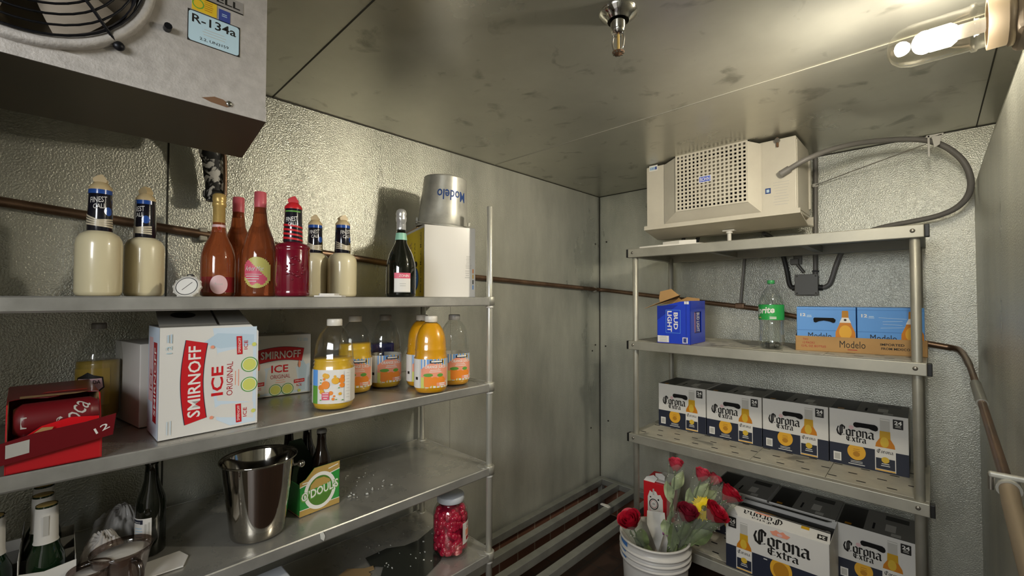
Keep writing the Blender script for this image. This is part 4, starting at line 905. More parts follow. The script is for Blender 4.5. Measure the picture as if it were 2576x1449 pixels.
def beer(loc, label, m='brown_glass', group='brown bottles in the green carrier'):
    q = thing('beer_bottle', label, 'bottle', loc, 0, group); b = MB()
    b.lathe([(0, 0), (.027, 0), (.030, .004), (.030, .120), (.028, .138), (.019, .160), (.0145, .182), (.013, .212), (.0145, .214), (.0145, .221), (.013, .223)], m, 28); b.obj('glass', q)
    b = MB(); b.lathe([(.0155, .220), (.0160, .222), (.0148, .229), (.010, .2305), (0, .2305)], 'cap_grey', 21); b.obj('cap', q); return q
ca, sa = cos(radians(95)), sin(radians(95))
P = lambda x, y: (.395+x*ca-y*sa, -2.266+x*sa+y*ca, Z3+.004)
bb = beer(P(.094, .052), 'front brown bottle standing in the green carrier')
dup(bb, P(.094, .150), None, 'brown bottle in the right rear of the green carrier'); dup(bb, P(.033, .150), None, 'brown bottle in the left rear of the green carrier')
# dark wine bottle
t = thing('wine_bottle', 'dark beer bottle with white back label on the third shelf', 'bottle', (.30, -2.603, Z3), 25); b = MB()
b.lathe([(0, 0), (.028, 0), (.0315, .004), (.0315, .128), (.029, .143), (.0205, .168), (.0155, .190), (.0135, .226), (.015, .228), (.015, .236), (.013, .238)], 'dark_glass', 32); b.obj('glass', t)
b = MB(); b.lathe([(.0155, .234), (.0162, .236), (.015, .244), (.010, .246), (0, .246)], 'cap_grey', 21); b.obj('cap', t)
b = MB(); d = Dec(b, wrap(.0316), seg=10); d.rect(-.016, .028, .034, .100, 'label_white'); d.rect(-.016, .086, .016, .097, 'navy'); d.lines(0, .090, .02, 2, .004, .0015, 'print_white', 2); d.lines(.004, .074, .028, 6, .007, .003, 'pale_blue', 3); d.lines(.024, .066, .058, 2, .007, .004, 'print_grey', 3, 90); d.rect(-.013, .029, .002, .034, 'ink'); b.obj('label', t)
# small green bottles with white neck wraps in a white carton
def split(loc, label, rz):
    t = thing('small_wine_bottle', label, 'bottle', loc, rz, 'small green bottles in the white carton'); b = MB()
    b.lathe([(0, 0), (.028, 0), (.031, .004), (.031, .085), (.029, .100), (.022, .118), (.0185, .130), (.0175, .21)], 'green_glass', 28); b.obj('glass', t)
    b = MB(); b.lathe([(.0205, .130), (.0192, .135), (.0180, .205), (.0178, .206)], 'paper_white', 28); d = Dec(b, wrap(.0195, 0, .5), .0008); d.rect(-.004, .148, .004, .190, 'print_grey'); b.obj('neck_wrap', t)
    b = MB(); b.lathe([(.0176, .205), (.0172, .209), (.014, .211), (0, .211)], 'gold_foil', 24); b.obj('foil_top', t); return t
s0 = split((.374, -2.789, Z3), 'small green bottle with white neck wrap nearest the shelf front', 60)
dup(s0, (.372, -2.866, Z3), 60, 'small green bottle cut by the left photo edge'); dup(s0, (.300, -2.796, Z3), 60, 'middle small green bottle in the shade behind the front one'); dup(s0, (.226, -2.796, Z3), 60, 'rearmost small green bottle of the row')
t = thing('bottle_tray', 'open white carton holding the small green bottles', 'carton', (.30, -2.83, Z3)); b = MB(); to = (.30, -2.83, Z3)
b.box(.18, .413, -2.915, -2.742, Z3+.0002, Z3+.0014, 'carton_white')
b.prism([(-2.915, Z3), (-2.742, Z3), (-2.742, Z3+.088), (-2.790, Z3+.082), (-2.826, Z3+.090), (-2.87, Z3+.078), (-2.915, Z3+.08)], .413, .4145, 'carton_white', lambda u, v, w: (w, u, v))
b.box(.18, .413, -2.7435, -2.742, Z3, Z3+.078, 'carton_white'); b.box(.18, .1815, -2.915, -2.742, Z3, Z3+.08, 'carton_white'); b.obj('tray', t, to)
b = MB(); b.box(.335, .3362, -2.91, -2.744, Z3+.002, Z3+.085, 'carton_grey'); b.box(.262, .2632, -2.91, -2.744, Z3+.002, Z3+.085, 'carton_grey'); b.box(.183, .411, -2.8285, -2.8273, Z3+.002, Z3+.118, 'carton_white'); b.obj('divider', t, to)
# glass cups
def cup(label, loc, rz, R, h, fill, tilt=0):
    t = thing('glass_mug', label, 'mug', loc, group='glass mugs on the third shelf', rot=Euler((0, radians(tilt), radians(rz)), 'XYZ')); b = MB()
    b.lathe([(0, .0), (R*.62, 0), (R*.66, .004), (R*.78, h*.35), (R*.97, h*.9), (R*1.03, h), (R*1.0, h+.002), (R*.93, h*.9), (R*.74, h*.35), (R*.6, .009), (0, .009)], 'smoked', 40); b.obj('glass', t)
    b = MB(); b.tube(spline([(R*.90, 0, h*.82), (R*1.25, 0, h*.80), (R*1.42, 0, h*.58), (R*1.25, 0, h*.34), (R*.80, 0, h*.28)], 5), .0065, 'smoked', 10); b.obj('handle', t)
    if fill:
        b = MB(); b.lathe([(R*.58, .01), (R*.72, h*.35), (R*.9, h*.86), (R*.3, h*.84), (0, h*.86)], 'foam', 32); b.obj('paper_lining', t)
    return t
cup('large glass mug with white lining beside the dark beer bottle', (.425, -2.668, Z3), 20, .056, .086, True)
cup('small glass mug cut by the bottom photo edge, left of the large mug', (.452, -2.752+.03, Z3), -60, .036, .075, True)
# crumpled bags behind the mugs
def bag(name, label, loc, sx, sy, sz, m, sd):
    rnd = random.Random(sd); ph = [rnd.random()*6 for _ in range(8)]; b = MB()
    def fn(u, v):
        a = 2*pi*u; t = v*pi/2; q = 1+.10*sin(3*a+ph[0])+.06*sin(7*a+ph[1]+4*t)+.05*sin(13*a+ph[2]-6*t)+.03*sin(23*a+11*t+ph[5])
        return (sx*cos(a)*cos(t)*q, sy*sin(a)*cos(t)*q, sz*sin(t)*(1+.10*sin(4*a+ph[3])*cos(t)+.06*sin(9*t+ph[4]+3*a)+.03*sin(17*a-13*t)))
    b.grid(fn, 90, 30, m); o = tag(b.obj(name), label, 'bag'); o.location = loc; return o
bag('paper_bag', 'crumpled white paper bag beside the small green bottles', (.305, -2.692, Z3), .05, .042, .085, 'bag_white', 3)
bag('plastic_bag', 'crumpled clear grey plastic bag left of the dark beer bottle', (.215, -2.655, Z3), .055, .06, .105, 'soft_bag', 8)
b = MB(); b.prism([(-.035, -.05), (.04, -.04), (.045, .035), (.0, .052), (-.04, .04)], 0, .003, 'paper_white'); o = tag(b.obj('paper_sheet'), 'white paper sheet under the dark beer bottle', 'paper'); o.location = (.395, -2.590, Z3)
# spilled residue
def residue(name, label, loc, pts, m, sd=1, cat='spill', flakes=0, area=(.1, .05), h=.0012):
    b = MB()
    for q in pts: b.prism(q, 0.0003, h, m)
    rnd = random.Random(sd)
    for i in range(flakes):
        x, y, r = (rnd.random()-.5)*area[0], (rnd.random()-.5)*area[1], .002+.005*rnd.random()**2; a0 = rnd.random()*6; e = .3+rnd.random()*.7
        b.prism([(x+r*cos(a)*(1 if k % 2 else .6)*1.0, y+r*e*sin(a)*(1 if k % 2 else .7)) for k, a in enumerate([a0+2*pi*j/7 for j in range(7)])], .0003, .002+.002*rnd.random(), 'residue')
    o = tag(b.obj(name), label, cat, kind='stuff'); o.location = loc; return o
residue('ice_flakes', 'white ice flakes scattered on the third shelf right of the carrier', (.285, -2.03, Z3), [], 'residue', 4, flakes=34, area=(.22, .17))
residue('ice_flakes', 'white ice flakes around the dark wet patch on the lowest shelf', (.28, -1.80, Z4), [], 'residue', 9, flakes=34, area=(.3, .34))
wp = [(.19, -1.60), (.24, -1.74), (.235, -1.80), (.20, -1.86), (.20, -1.95), (.26, -1.96), (.30, -1.93), (.36, -1.98), (.42, -1.95), (.46, -1.86), (.42, -1.76), (.36, -1.70), (.30, -1.60), (.24, -1.585)]
residue('wet_patch', 'dark wet patch on the lowest left shelf', (0, 0, Z4), [wp], 'wet', cat='spill', h=.0008)
b = MB(); b.prism([(.22, -2.03), (.262, -1.985), (.27, -1.955), (.29, -1.962), (.288, -1.985), (.31, -1.985), (.33, -2.02), (.37, -2.02), (.42, -2.15), (.28, -2.18)], 0, .003, 'cardboard_wet'); o = tag(b.obj('torn_cardboard'), 'torn wet piece of tan cardboard on the lowest shelf', 'cardboard'); o.location = (0, 0, Z4+.001)
b = MB(); b.prism([(0, 0), (.006, .014), (.002, .026), (-.006, .018), (-.008, .004)], 0, .002, 'residue', lambda u, v, w: (w, u, -v)); o = tag(b.obj('ice_drip'), 'white ice drip hanging on the third shelf front edge', 'ice'); o.location = (.5205, -2.247, Z3-.002)
# jar of cherries
t = thing('cherry_jar', 'big glass jar of red cherries on the lowest left shelf', 'jar', (.392, -1.690, Z4), 60); b = MB(); R = .068
b.lathe([(0, .002), (.055, 0), (.064, .004), (R, .014), (R, .150), (.066, .166), (.056, .183), (.050, .190), (.048, .197), (.050, .199), (.050, .215)], 'clear_glass', 44); b.obj('glass', t)
b = MB(); rnd = random.Random(2); b.lathe([(0, .005), (.05, .005), (.055, .012), (.056, .15), (.05, .170), (0, .182)], 'syrup', 28)
k = 0
while k < 230:
    a = rnd.random()*2*pi; z = .016+rnd.random()*.155; rr = .0545 if z < .15 else .054-(z-.15)*.5
    b.ball((rr*cos(a), rr*sin(a), z), .0115+.002*rnd.random(), 'cherry', 10, 7); k += 1
o = b.obj('cherries', t); o['kind'] = 'stuff'
b = MB(); b.lathe([(.052, .199), (.0535, .200), (.0535, .219), (.051, .222), (0, .222)], 'lid_white', 40); b.obj('lid', t)
b = MB(); d = Dec(b, wrap(.0682, 0, 1.02), seg=12); d.rect(-.028, .045, .05, .125, 'label_white'); d.rect(-.024, .05, -.020, .12, 'print_grey'); d.rect(-.012, .072, .046, .096, 'peach'); d.text('CHERRIES', .018, .108, .05, .012, 'red_print'); d.rect(-.008, .055, .03, .068, 'red_dark'); b.obj('label', t)
b = MB(); b.box(-.06, .06, -.08, .08, 0, .20, 'lid_white', .004); o = tag(b.obj('storage_box'), 'pale grey box below the third shelf at the bottom photo edge', 'box'); o.location = (.43, -2.385, Z4+.001)

# =================================================================== right unit, second shelf
A1, A2, A3, A4 = [z+.001 for z in RZ]
t = thing('beer_carton', 'torn open blue beer carton with cardboard flaps on the middle shelf', 'carton', (.728, -.595+.012, A2), 2.7); Wd, Dp, Hh_ = .172, .225, .222; k = .002
b = MB(); b.box(0, Wd, 0, Dp, 0, k, 'kraft')
b.prism([(0, 0), (Wd, 0), (Wd, Hh_), (Wd*.70, Hh_-.004), (Wd*.30, .20), (0, .192)], 0, k, 'blue_box', lambda u, v, w: (u, w, v)); b.box(0, Wd, Dp-k, Dp, 0, Hh_-.01, 'blue_box')
b.box(0, k, 0, Dp, 0, .195, 'blue_box')
for q in ((0, .06, 0, Hh_), (.165, Dp, 0, Hh_), (.06, .165, 0, .055), (.06, .165, .165, Hh_)): b.box(Wd-k, Wd, q[0], q[1], q[2], q[3], 'blue_box')
b.obj('carton', t)
b = MB(); b.box(k, Wd-k*2, .055, .17, .05, .17, 'orange_print') if False else b.box(Wd-.012, Wd-.006, .06, .165, .055, .165, 'carton_inside'); b.box(Wd-.006, Wd-.0045, .085, .165, .057, .163, 'blue_dark'); d = Dec(b, plane((Wd-.0045, 0, 0), (0, 1, 0), (0, 0, 1))); d.text('BUD LIGHT', .125, .11, .10, .045, 'print_white', -90, .02); d.rect(.063, .06, .082, .16, 'peach'); b.obj('side_window', t)
b = MB(); d = Dec(b, plane((0, 0, 0), (1, 0, 0), (0, 0, 1)))
d.poly([(0, .192), (0, .12), (.04, .15), (.11, .20), (Wd*.3, .20)], 'blue_dark'); d.rect(.046, .055, .122, .175, 'sky_box'); d.rect(.048, .057, .120, .173, 'blue_box')
d.text('BUD', .098, .118, .088, .022, 'print_white', -90, .03); d.text('LIGHT', .066, .115, .108, .024, 'print_white', -90, .03)
d.rect(.002, .006, .062, .040, 'print_white'); d.lines(.032, .034, .05, 4, .008, .003, 'print_grey', 3); d.rect(.132, .006, .158, .036, 'print_white'); d.rect(.136, .010, .150, .032, 'sticker_navy'); d.rect(.142, .205, .165, .219, 'print_white')
d.rect(Wd-.022, 0, Wd-.020, Hh_, 'blue_dark'); b.obj('front_print', t)
b = MB(); b.prism([(-.048, -.045), (.0, -.012), (Wd*.72, .004), (Wd*.50, .10), (.0, .06)], 0, .0018, 'kraft', lambda u, v, w: (u, v*.9-.006, .198+.06*(u+.03)/.17+w-.25*max(0, -v)))
b.prism([(0, 0), (.07, .0), (.10, .045), (.05, .085), (-.01, .07), (-.012, .03)], 0, .0018, 'kraft', lambda u, v, w: (u-.01, .07+.25*v+w, .205+.95*v))
b.prism([(.02, .0), (.17, .0), (.165, .03), (.10, .040), (.07, .022), (.05, .04)], 0, .0018, 'kraft', lambda u, v, w: (u, .15+.3*v+w, .21+.8*v)); b.prism([(.04, .11), (.16, .10), (.165, .20), (.05, .2)], 0, .001, 'carton_inside', lambda u, v, w: (u, v, .19+w)); b.obj('torn_flap', t)
# lemon lime soda
t = thing('soda_bottle', 'clear lemon lime soda bottle with green cap on the middle shelf', 'bottle', (1.232, -.46, A2), -12); b = MB(); R = .0535
prof = [(.012, .012), (.024, .004), (.036, .0), (.047, .006), (.0525, .022), (R, .045), (.0505, .075), (.0495, .10), (.0505, .128), (.0525, .136), (.0525, .192), (.0525, .205), (.049, .228), (.040, .252), (.027, .276), (.0165, .292), (.0135, .297), (.0135, .301), (.0165, .302), (.0165, .304), (.0132, .305), (.0132, .312)]
b.lathe(prof, 'clear_plastic', 40)
for k in range(5):
    a = 2*pi*k/5; b.ball((.028*cos(a), .028*sin(a), .016), .016, 'clear_plastic', 14, 8, (1, 1, 1))
b.obj('plastic', t)
b = MB(); b.lathe([(0, .014), (.023, .006), (.036, .002), (.046, .008), (.0512, .023), (R-.0015, .045), (.049, .075), (.048, .10), (.049, .128), (.051, .136), (.051, .205), (.0475, .228), (.040, .247), (0, .247)], 'drink', 40); b.obj('drink', t)
b = MB(); b.lathe([(.0145, .303), (.0155, .304), (.0155, .318), (.014, .320), (0, .320)], 'cap_green', 28); b.obj('cap', t)
b = MB(); b.lathe([(.0528, .136), (.0528, .206)], 'sprite_green', 40); d = Dec(b, wrap(.0528), .0004, seg=10); d.text('Sprite', -.010, .176, .094, .040, 'print_white', 4, .03, .2); d.lines(.03, .147, .028, 2, .006, .004, 'print_white', 2); d.rect(-.038, .143, -.022, .149, 'yellow_green'); b.obj('label', t)
# blue twelve packs in a kraft tray
def twelve(label, loc, rz, handle):
    t = thing('beer_carton', label, 'carton', loc, rz, 'blue twelve packs in the kraft tray'); Wd, Dp, Hh_ = .213, .235, .193
    b = MB(); b.box(0, Wd, 0, Dp, 0, Hh_, 'sky_box', .0015); d = Dec(b, plane((0, 0, Hh_), (1, 0, 0), (0, 1, 0))); d.rect(.0, .115, Wd, .119, 'sky_line'); b.obj('carton', t)
    b = MB(); d = Dec(b, plane((0, 0, 0), (1, 0, 0), (0, 0, 1)))
    d.rect(0, .0885, Wd, .0905, 'sky_line'); d.rect(0, Hh_-.012, Wd, Hh_-.0105, 'sky_line'); d.text('12', .024, .158, .020, .014, 'print_white', bold=.03); d.lines(.047, .154, .024, 2, .006, .003, 'sky_light', 3)
    if not handle:
        for i in range(4): d.lines(.115, .148-i*.013, .09, 1, .01, .0015, 'sky_light', i+2, 3 if i % 2 else -3)
    d.text('Modelo', .085, .066, .085, .026, 'ink')
    x = .176; d.poly([(x-.011, .175), (x+.011, .175), (x+.012, .145), (x+.022, .115), (x+.034, .085), (x+.036, .02), (x-.036, .02), (x-.034, .085), (x-.022, .115), (x-.012, .145)], 'beer_amber'); d.poly([(x-.010, .178), (x+.010, .178), (x+.0115, .150), (x-.0115, .150)], 'gold_dark'); d.poly([(x-.0115, .148), (x+.0115, .148), (x+.020, .126), (x-.020, .126)], 'print_white'); d.ell(x, .138, .005, .005, 'ink', 12); d.ell(x, .085, .022, .03, 'gold_print')
    b.obj('front_print', t)
    if handle:
        b = MB(); d = Dec(b, plane((0, 0, 0), (1, 0, 0), (0, 0, 1)), .003); d.poly([(.062, .141), (.066, .146), (.135, .146), (.143, .138), (.141, .127), (.134, .124), (.122, .130), (.10, .134), (.082, .130), (.071, .124), (.064, .127)], 'hole'); b.obj('handle_slot', t)
    return t
mr = 9.5; mx, my = 1.324, -.442; cm_, sm_ = cos(radians(mr)), sin(radians(mr))
MP = lambda x, y, z: (mx+x*cm_-y*sm_, my+x*sm_+y*cm_, A2+z)
twelve('blue twelve pack with black handle slot at the left of the kraft tray', MP(.006, .006, .0035), mr, True); twelve('blue twelve pack without handle slot, behind the right shelf post', MP(.223, .006, .0035), mr, False)
t = thing('cardboard_tray', 'brown cardboard tray under the two blue twelve packs', 'tray', (mx, my, A2), mr); b = MB(); L_, D_, h_ = .443, .25, .066; k = .003
b.box(0, L_, 0, D_, 0, k, 'kraft'); b.box(0, L_, 0, k, 0, h_, 'kraft', .0008); b.box(0, L_, D_-k, D_, 0, h_, 'kraft', .0008); b.box(0, k, 0, D_, 0, h_, 'kraft', .0008); b.box(L_-k, L_, 0, D_, 0, h_, 'kraft', .0008); b.obj('tray', t)
b = MB(); d = Dec(b, plane((0, 0, 0), (1, 0, 0), (0, 0, 1))); d.rect(.002, .002, L_-.002, h_-.002, 'kraft'); d.text('Modelo', .205, .036, .088, .030, 'ink', bold=.0); d.lines(.205, .012, .05, 1, .01, .003, 'red_dark'); d.text('TWO', .038, .052, .020, .009, 'red_dark', bold=.01); d.text('12 PACKS', .050, .037, .044, .009, 'red_dark', bold=.01); d.text('12 FL. OZ. BOTTLES', .068, .022, .090, .009, 'red_dark', bold=.01); d.text('IMPORTED', .335, .043, .076, .010, 'ink', bold=.02); d.text('FROM MEXICO', .345, .026, .090, .010, 'ink', bold=.02); b.obj('front_print', t)

# =================================================================== white and navy beer cases
def lagerbottle(d, x, s, h, z0):
    """printed bottle: clear neck, gold shoulder, white label"""
    d.rect(x-.016*s, z0+.172*s, x+.016*s, z0+.225*s, 'print_grey'); d.rect(x-.015*s, z0+.218*s, x+.015*s, z0+.221*s, 'print_white'); d.poly([(x-.017*s, z0+.172*s), (x+.017*s, z0+.172*s), (x+.018*s, z0+.140*s), (x+.030*s, z0+.118*s), (x+.033*s, z0+.098*s), (x-.033*s, z0+.098*s), (x-.030*s, z0+.118*s), (x-.018*s, z0+.140*s)], 'beer_gold'); d.poly([(x-.018*s, z0+.140*s), (x+.018*s, z0+.140*s), (x+.030*s, z0+.118*s), (x+.033*s, z0+.098*s), (x-.033*s, z0+.098*s), (x-.030*s, z0+.118*s)], 'beer_amber'); d.ell(x-.002*s, z0+.125*s, .014*s, .022*s, 'beer_top')
    d.rect(x-.034*s, z0+.058*s, x+.034*s, z0+.102*s, 'label_white'); d.black('Corona', x-.027*s, z0+.078*s, .054*s, .010*s, 'ink'); d.rect(x-.034*s, z0+.002*s, x+.034*s, z0+.058*s, 'label_white'); d.rect(x-.031*s, z0+.010*s, x+.031*s, z0+.056*s, 'navy'); d.ell(x, z0+.050*s, .013*s, .013*s, 'beer_top'); d.lines(x, z0+.032*s, .036*s, 2, .008*s, .003*s, 'print_white', 3); d.rect(x-.032*s, z0+.003*s, x+.032*s, z0+.008*s, 'gold_print')
def case_top(b, Wd, Dp, Hh_):
    d = Dec(b, plane((0, 0, Hh_), (1, 0, 0), (0, 1, 0))); d.rect(0, 0, Wd, Dp, 'carton_grey'); d.rect(.006, .004, Wd*.36, Dp*.95, 'ink'); d.rect(.03, .010, Wd*.2, .03, 'gold_dark'); d.rect(Wd*.46, Dp*.15, Wd*.49, Dp*.42, 'hole'); d.rect(Wd*.62, Dp*.2, Wd*.75, Dp*.5, 'print_grey'); d.rect(Wd*.70, .01, Wd*.82, Dp*.16, 'print_grey'); d.rect(Wd*.60, Dp*.7, Wd*.9, Dp*.9, 'ink')
def corona(label, loc, rz=0., Wd=.268, Dp=.253, Hh_=.245):
    t = thing('beer_case', label, 'carton', loc, rz, 'white and navy beer cases'); b = MB()
    b.box(0, Wd, 0, Dp, 0, Hh_, 'carton_white', .0015); case_top(b, Wd, Dp, Hh_); zb = .092
    dd = Dec(b, plane((Wd, 0, 0), (0, 1, 0), (0, 0, 1))); dd.rect(0, 0, Dp, zb, 'navy'); dd = Dec(b, plane((0, Dp, 0), (0, -1, 0), (0, 0, 1))); dd.rect(0, 0, Dp, zb, 'navy'); b.obj('carton', t)
    b = MB(); d = Dec(b, plane((0, 0, 0), (1, 0, 0), (0, 0, 1)))
    d.rect(0, 0, Wd, zb, 'navy'); d.ell(.096, .066, .032, .036, 'gold_print', 36); d.rect(.055, zb, .14, .104, 'carton_white'); d.lines(.096, .076, .03, 3, .008, .0025, 'gold_dark', 3); d.ell(.096, .056, .012, .011, 'gold_dark', 16)
    d.rect(.014, .014, .042, .052, 'print_white'); d.rect(.018, .019, .038, .046, 'print_grey'); d.lines(.096, .024, .045, 2, .006, .002, 'print_white', 6); d.lines(.096, .010, .058, 1, .006, .003, 'print_white', 2)
    d.black('Corona', .028, .133, .132, .027, 'ink', (.105, .075)); d.black('Extra', .062, .110, .070, .017, 'ink', (.11, .08)); d.ell(.079, .171, .009, .009, 'pale_pink', 14)
    lagerbottle(d, .193, 1.0, Hh_, .004); d.rrect(.219, .193, .252, .233, .002, 'ink'); d.text('24', .2355, .219, .024, .016, 'print_white', bold=.03); d.lines(.2355, .206, .022, 2, .006, .003, 'print_grey', 3); b.obj('front_print', t)
    b = MB(); d = Dec(b, plane((0, 0, 0), (1, 0, 0), (0, 0, 1)), .004); pts = []
    for i in range(9): a = pi/2+pi*i/8; pts.append((.098+.011*cos(a), .184+.011*sin(a)))
    pts = [(.086, .186), (.088, .193), (.094, .197), (.160, .197), (.168, .192), (.171, .183), (.169, .174), (.162, .170), (.152, .172), (.140, .177), (.110, .177), (.097, .174), (.089, .177)]
    d.poly(pts, 'hole'); b.obj('handle_slot', t)
    return t
c0 = corona('leftmost of the four white and navy beer cases in a row', (.609, -.322, A3), .3)
dup(c0, (.884, -.325, A3), .1, 'second from left of the four beer cases in a row'); dup(c0, (1.157, -.325, A3), -.2, 'third from left of the four beer cases in a row'); dup(c0, (1.429, -.322, A3), .8, 'rightmost of the four beer cases in a row, next to the post')
dup(c0, (1.446, -.312, A4), 0, 'beer case on the bottom shelf behind the right post')
dup(c0, (1.175, -.305, A4), 0, 'beer case on the bottom shelf mostly hidden behind the big opened one'); dup(c0, (.897, -.300, A4), 0, 'beer case on the bottom shelf behind the rose bouquet')
# big case with its flap lifted
t = thing('beer_case', 'big beer case with printed top flap lifted at the bottom shelf front', 'carton', (1.058, -.574, A4), 1); Wd, Dp, Hh_ = .400, .25, .245
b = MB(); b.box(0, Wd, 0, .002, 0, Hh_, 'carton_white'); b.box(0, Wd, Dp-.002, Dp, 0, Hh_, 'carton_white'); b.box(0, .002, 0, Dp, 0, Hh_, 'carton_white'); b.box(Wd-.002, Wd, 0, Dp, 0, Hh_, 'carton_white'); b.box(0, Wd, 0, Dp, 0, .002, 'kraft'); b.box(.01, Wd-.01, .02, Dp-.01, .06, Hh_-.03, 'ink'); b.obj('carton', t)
b = MB(); d = Dec(b, plane((0, 0, 0), (1, 0, 0), (0, 0, 1))); d.rect(0, 0, Wd, .104, 'navy'); d.ell(.225, .070, .042, .05, 'gold_print', 36); d.ell(.225, .066, .030, .036, 'gold_dark', 30); d.rect(.16, .104, .29, .13, 'carton_white'); d.lines(.165, .092, .022, 1, .01, .004, 'print_white')
d.black('Corona', .122, .158, .215, .038, 'ink', (.105, .075)); d.black('Extra', .176, .122, .118, .022, 'ink', (.11, .08)); lagerbottle(d, .078, .97, Hh_, .004); d.rrect(.012, .186, .046, .235, .002, 'ink'); d.text('24', .029, .216, .025, .020, 'print_white', bold=.03); d.lines(.029, .202, .022, 2, .007, .003, 'print_grey', 3)
d.poly([(.195, .212), (.250, .212), (.262, .226), (.245, .230), (.235, .238), (.222, .231), (.208, .238), (.198, .230), (.184, .226)], 'peach'); d.ell(.222, .220, .01, .006, 'pale_pink'); d.lines(.345, .05, .06, 3, .012, .003, 'print_grey', 3); b.obj('front_print', t)
b = MB(); f = lambda u, v, w: (u, .002+.85*v, Hh_+.42*v+w); b.prism([(0, 0), (Wd, 0), (Wd-.002, .055), (.012, .058)], 0, .002, 'carton_white', f)
b.prism([(.012, .058), (Wd-.002, .055), (Wd-.01, .10), (.03, .115)], 0, .002, 'carton_grey', lambda u, v, w: (u, .055+.6*(v-.058), Hh_+.026-.15*(v-.058)+w))
d = Dec(b, lambda u, v, w: f(Wd-u, .058-v, .002+w)); d.black('Corona', .175, .012, .16, .020, 'ink'); d.black('Extra', .215, .040, .08, .008, 'ink'); d.poly([(.22, .004), (.29, .004), (.28, .012), (.23, .012)], 'peach'); d.rect(.010, .022, .045, .047, 'ink'); d.text('24', .028, .035, .022, .015, 'print_white', bold=.03); d.rect(.075, .004, .105, .02, 'beer_gold'); d.rect(.075, .02, .105, .04, 'label_white')
d2 = Dec(b, lambda u, v, w: (u, .055+.6*v, Hh_+.0285-.15*v+w)); d2.rect(.02, .002, Wd-.02, .055, 'ink'); d2.ell(.16, .014, .035, .012, 'gold_dark'); d2.poly([(.08, .004), (.13, .004), (.11, .02), (.06, .02)], 'print_grey'); b.obj('top_flap', t)
b = MB(); b.prism([(.02, 0), (Wd-.02, 0), (Wd-.03, .10), (.04, .10)], 0, .002, 'ink', lambda u, v, w: (u, Dp-.01-.8*v, Hh_-.002+.26*v+w)); b.prism([(.03, .055), (.15, .04), (.15, .052), (.035, .068)], 0.0022, .003, 'print_white', lambda u, v, w: (u, Dp-.01-.8*v, Hh_-.002+.26*v+w)); b.obj('rear_flap', t)
# red and white can carton in the corner of the bottom shelf
t = thing('beer_carton', 'red and white beer carton standing behind the rose bouquet', 'carton', (.590, -.478, A4), 6); Wd, Dp, Hh_ = .135, .17, .232
b = MB(); b.box(0, Wd, 0, Dp, 0, Hh_, 'red_print', .002); b.box(.055, Wd-.004, .02, Dp, Hh_, Hh_+.008, 'carton_white', .002); b.prism([(.0, 0), (.06, .0), (.075, .022), (.05, .034), (.012, .020)], 0, .002, 'carton_white', lambda u, v, w: (u, .004+w+.5*v, Hh_+v)); b.prism([(.05, 0), (.10, .0), (.105, .03), (.085, .042), (.05, .036)], 0, .002, 'carton_white', lambda u, v, w: (u, .05+w, Hh_+v)); b.obj('carton', t)
b = MB(); d = Dec(b, plane((0, 0, 0), (1, 0, 0), (0, 0, 1))); d.poly([(.024, 0), (.024, .15), (.036, .186), (.050, .178), (.058, .19), (.072, .186), (.08, .17), (.095, .175), (.108, .15), (.112, 0)], 'carton_white'); d.ring(.058, .115, .026, .030, .005, 'ink', 28); d.ring(.058, .115, .018, .021, .002, 'red_dark', 28); d.lines(.058, .119, .02, 2, .006, .002, 'ink', 3); d.poly([(.052, .165), (.062, .165), (.06, .20), (.052, .198)], 'print_grey'); d.poly([(.036, .10), (.05, .05), (.07, .045), (.09, .09), (.095, .03), (.03, .03)], 'pale_pink'); d.rect(.036, .148, .044, .155, 'ink'); d.rect(.08, .14, .088, .15, 'ink'); d.rect(Wd-.02, .02, Wd, .2, 'red_dark'); b.obj('front_print', t)

# =================================================================== bucket of flowers
BX, BY, BZ = .800, -.775, .42
t = thing('plastic_bucket', 'white ribbed plastic bucket holding roses on the floor', 'bucket', (BX, BY, 0)); b = MB()
b.lathe([(0, .002), (.128, 0), (.134, .006), (.150, .300), (.1505, .318), (.162, .319), (.162, .327), (.152, .329), (.152, .345), (.164, .346), (.164, .354), (.153, .356), (.153, .372), (.165, .373), (.165, .381), (.154, .383), (.155, .410), (.163, .412), (.164, .420), (.155, .421), (.150, .412), (.147, .30), (.13, .008), (0, .008)], 'bucket_white', 64); b.obj('body', t)
b = MB(); d = Dec(b, lambda u, v, w: ((.156+w)*sin(u/.156-.70), -(.156+w)*cos(u/.156-.70), v), .001, seg=8); d.rect(-.045, .386, .04, .408, 'bucket_blue'); d.rect(-.03, .33, .03, .343, 'bucket_blue'); d.rect(-.02, .357, .026, .371, 'bucket_blue'); b.obj('blue_label', t)
def petal(b, r0, h, a, wdt, lean, curl, m, z0=0.):
    def fn(u, v):
        t = (u-.5)*wdt; rr = r0*(.35+.75*math.sin(min(1, v*1.15)*pi/2))+lean*v*v*r0+curl*max(0, v-.8)*.6*r0
        return (rr*cos(a+t*(1-.25*v)), rr*sin(a+t*(1-.25*v)), z0+h*(v-.12*(2*u-1)**2*v))
    b.grid(fn, 8, 8, m)
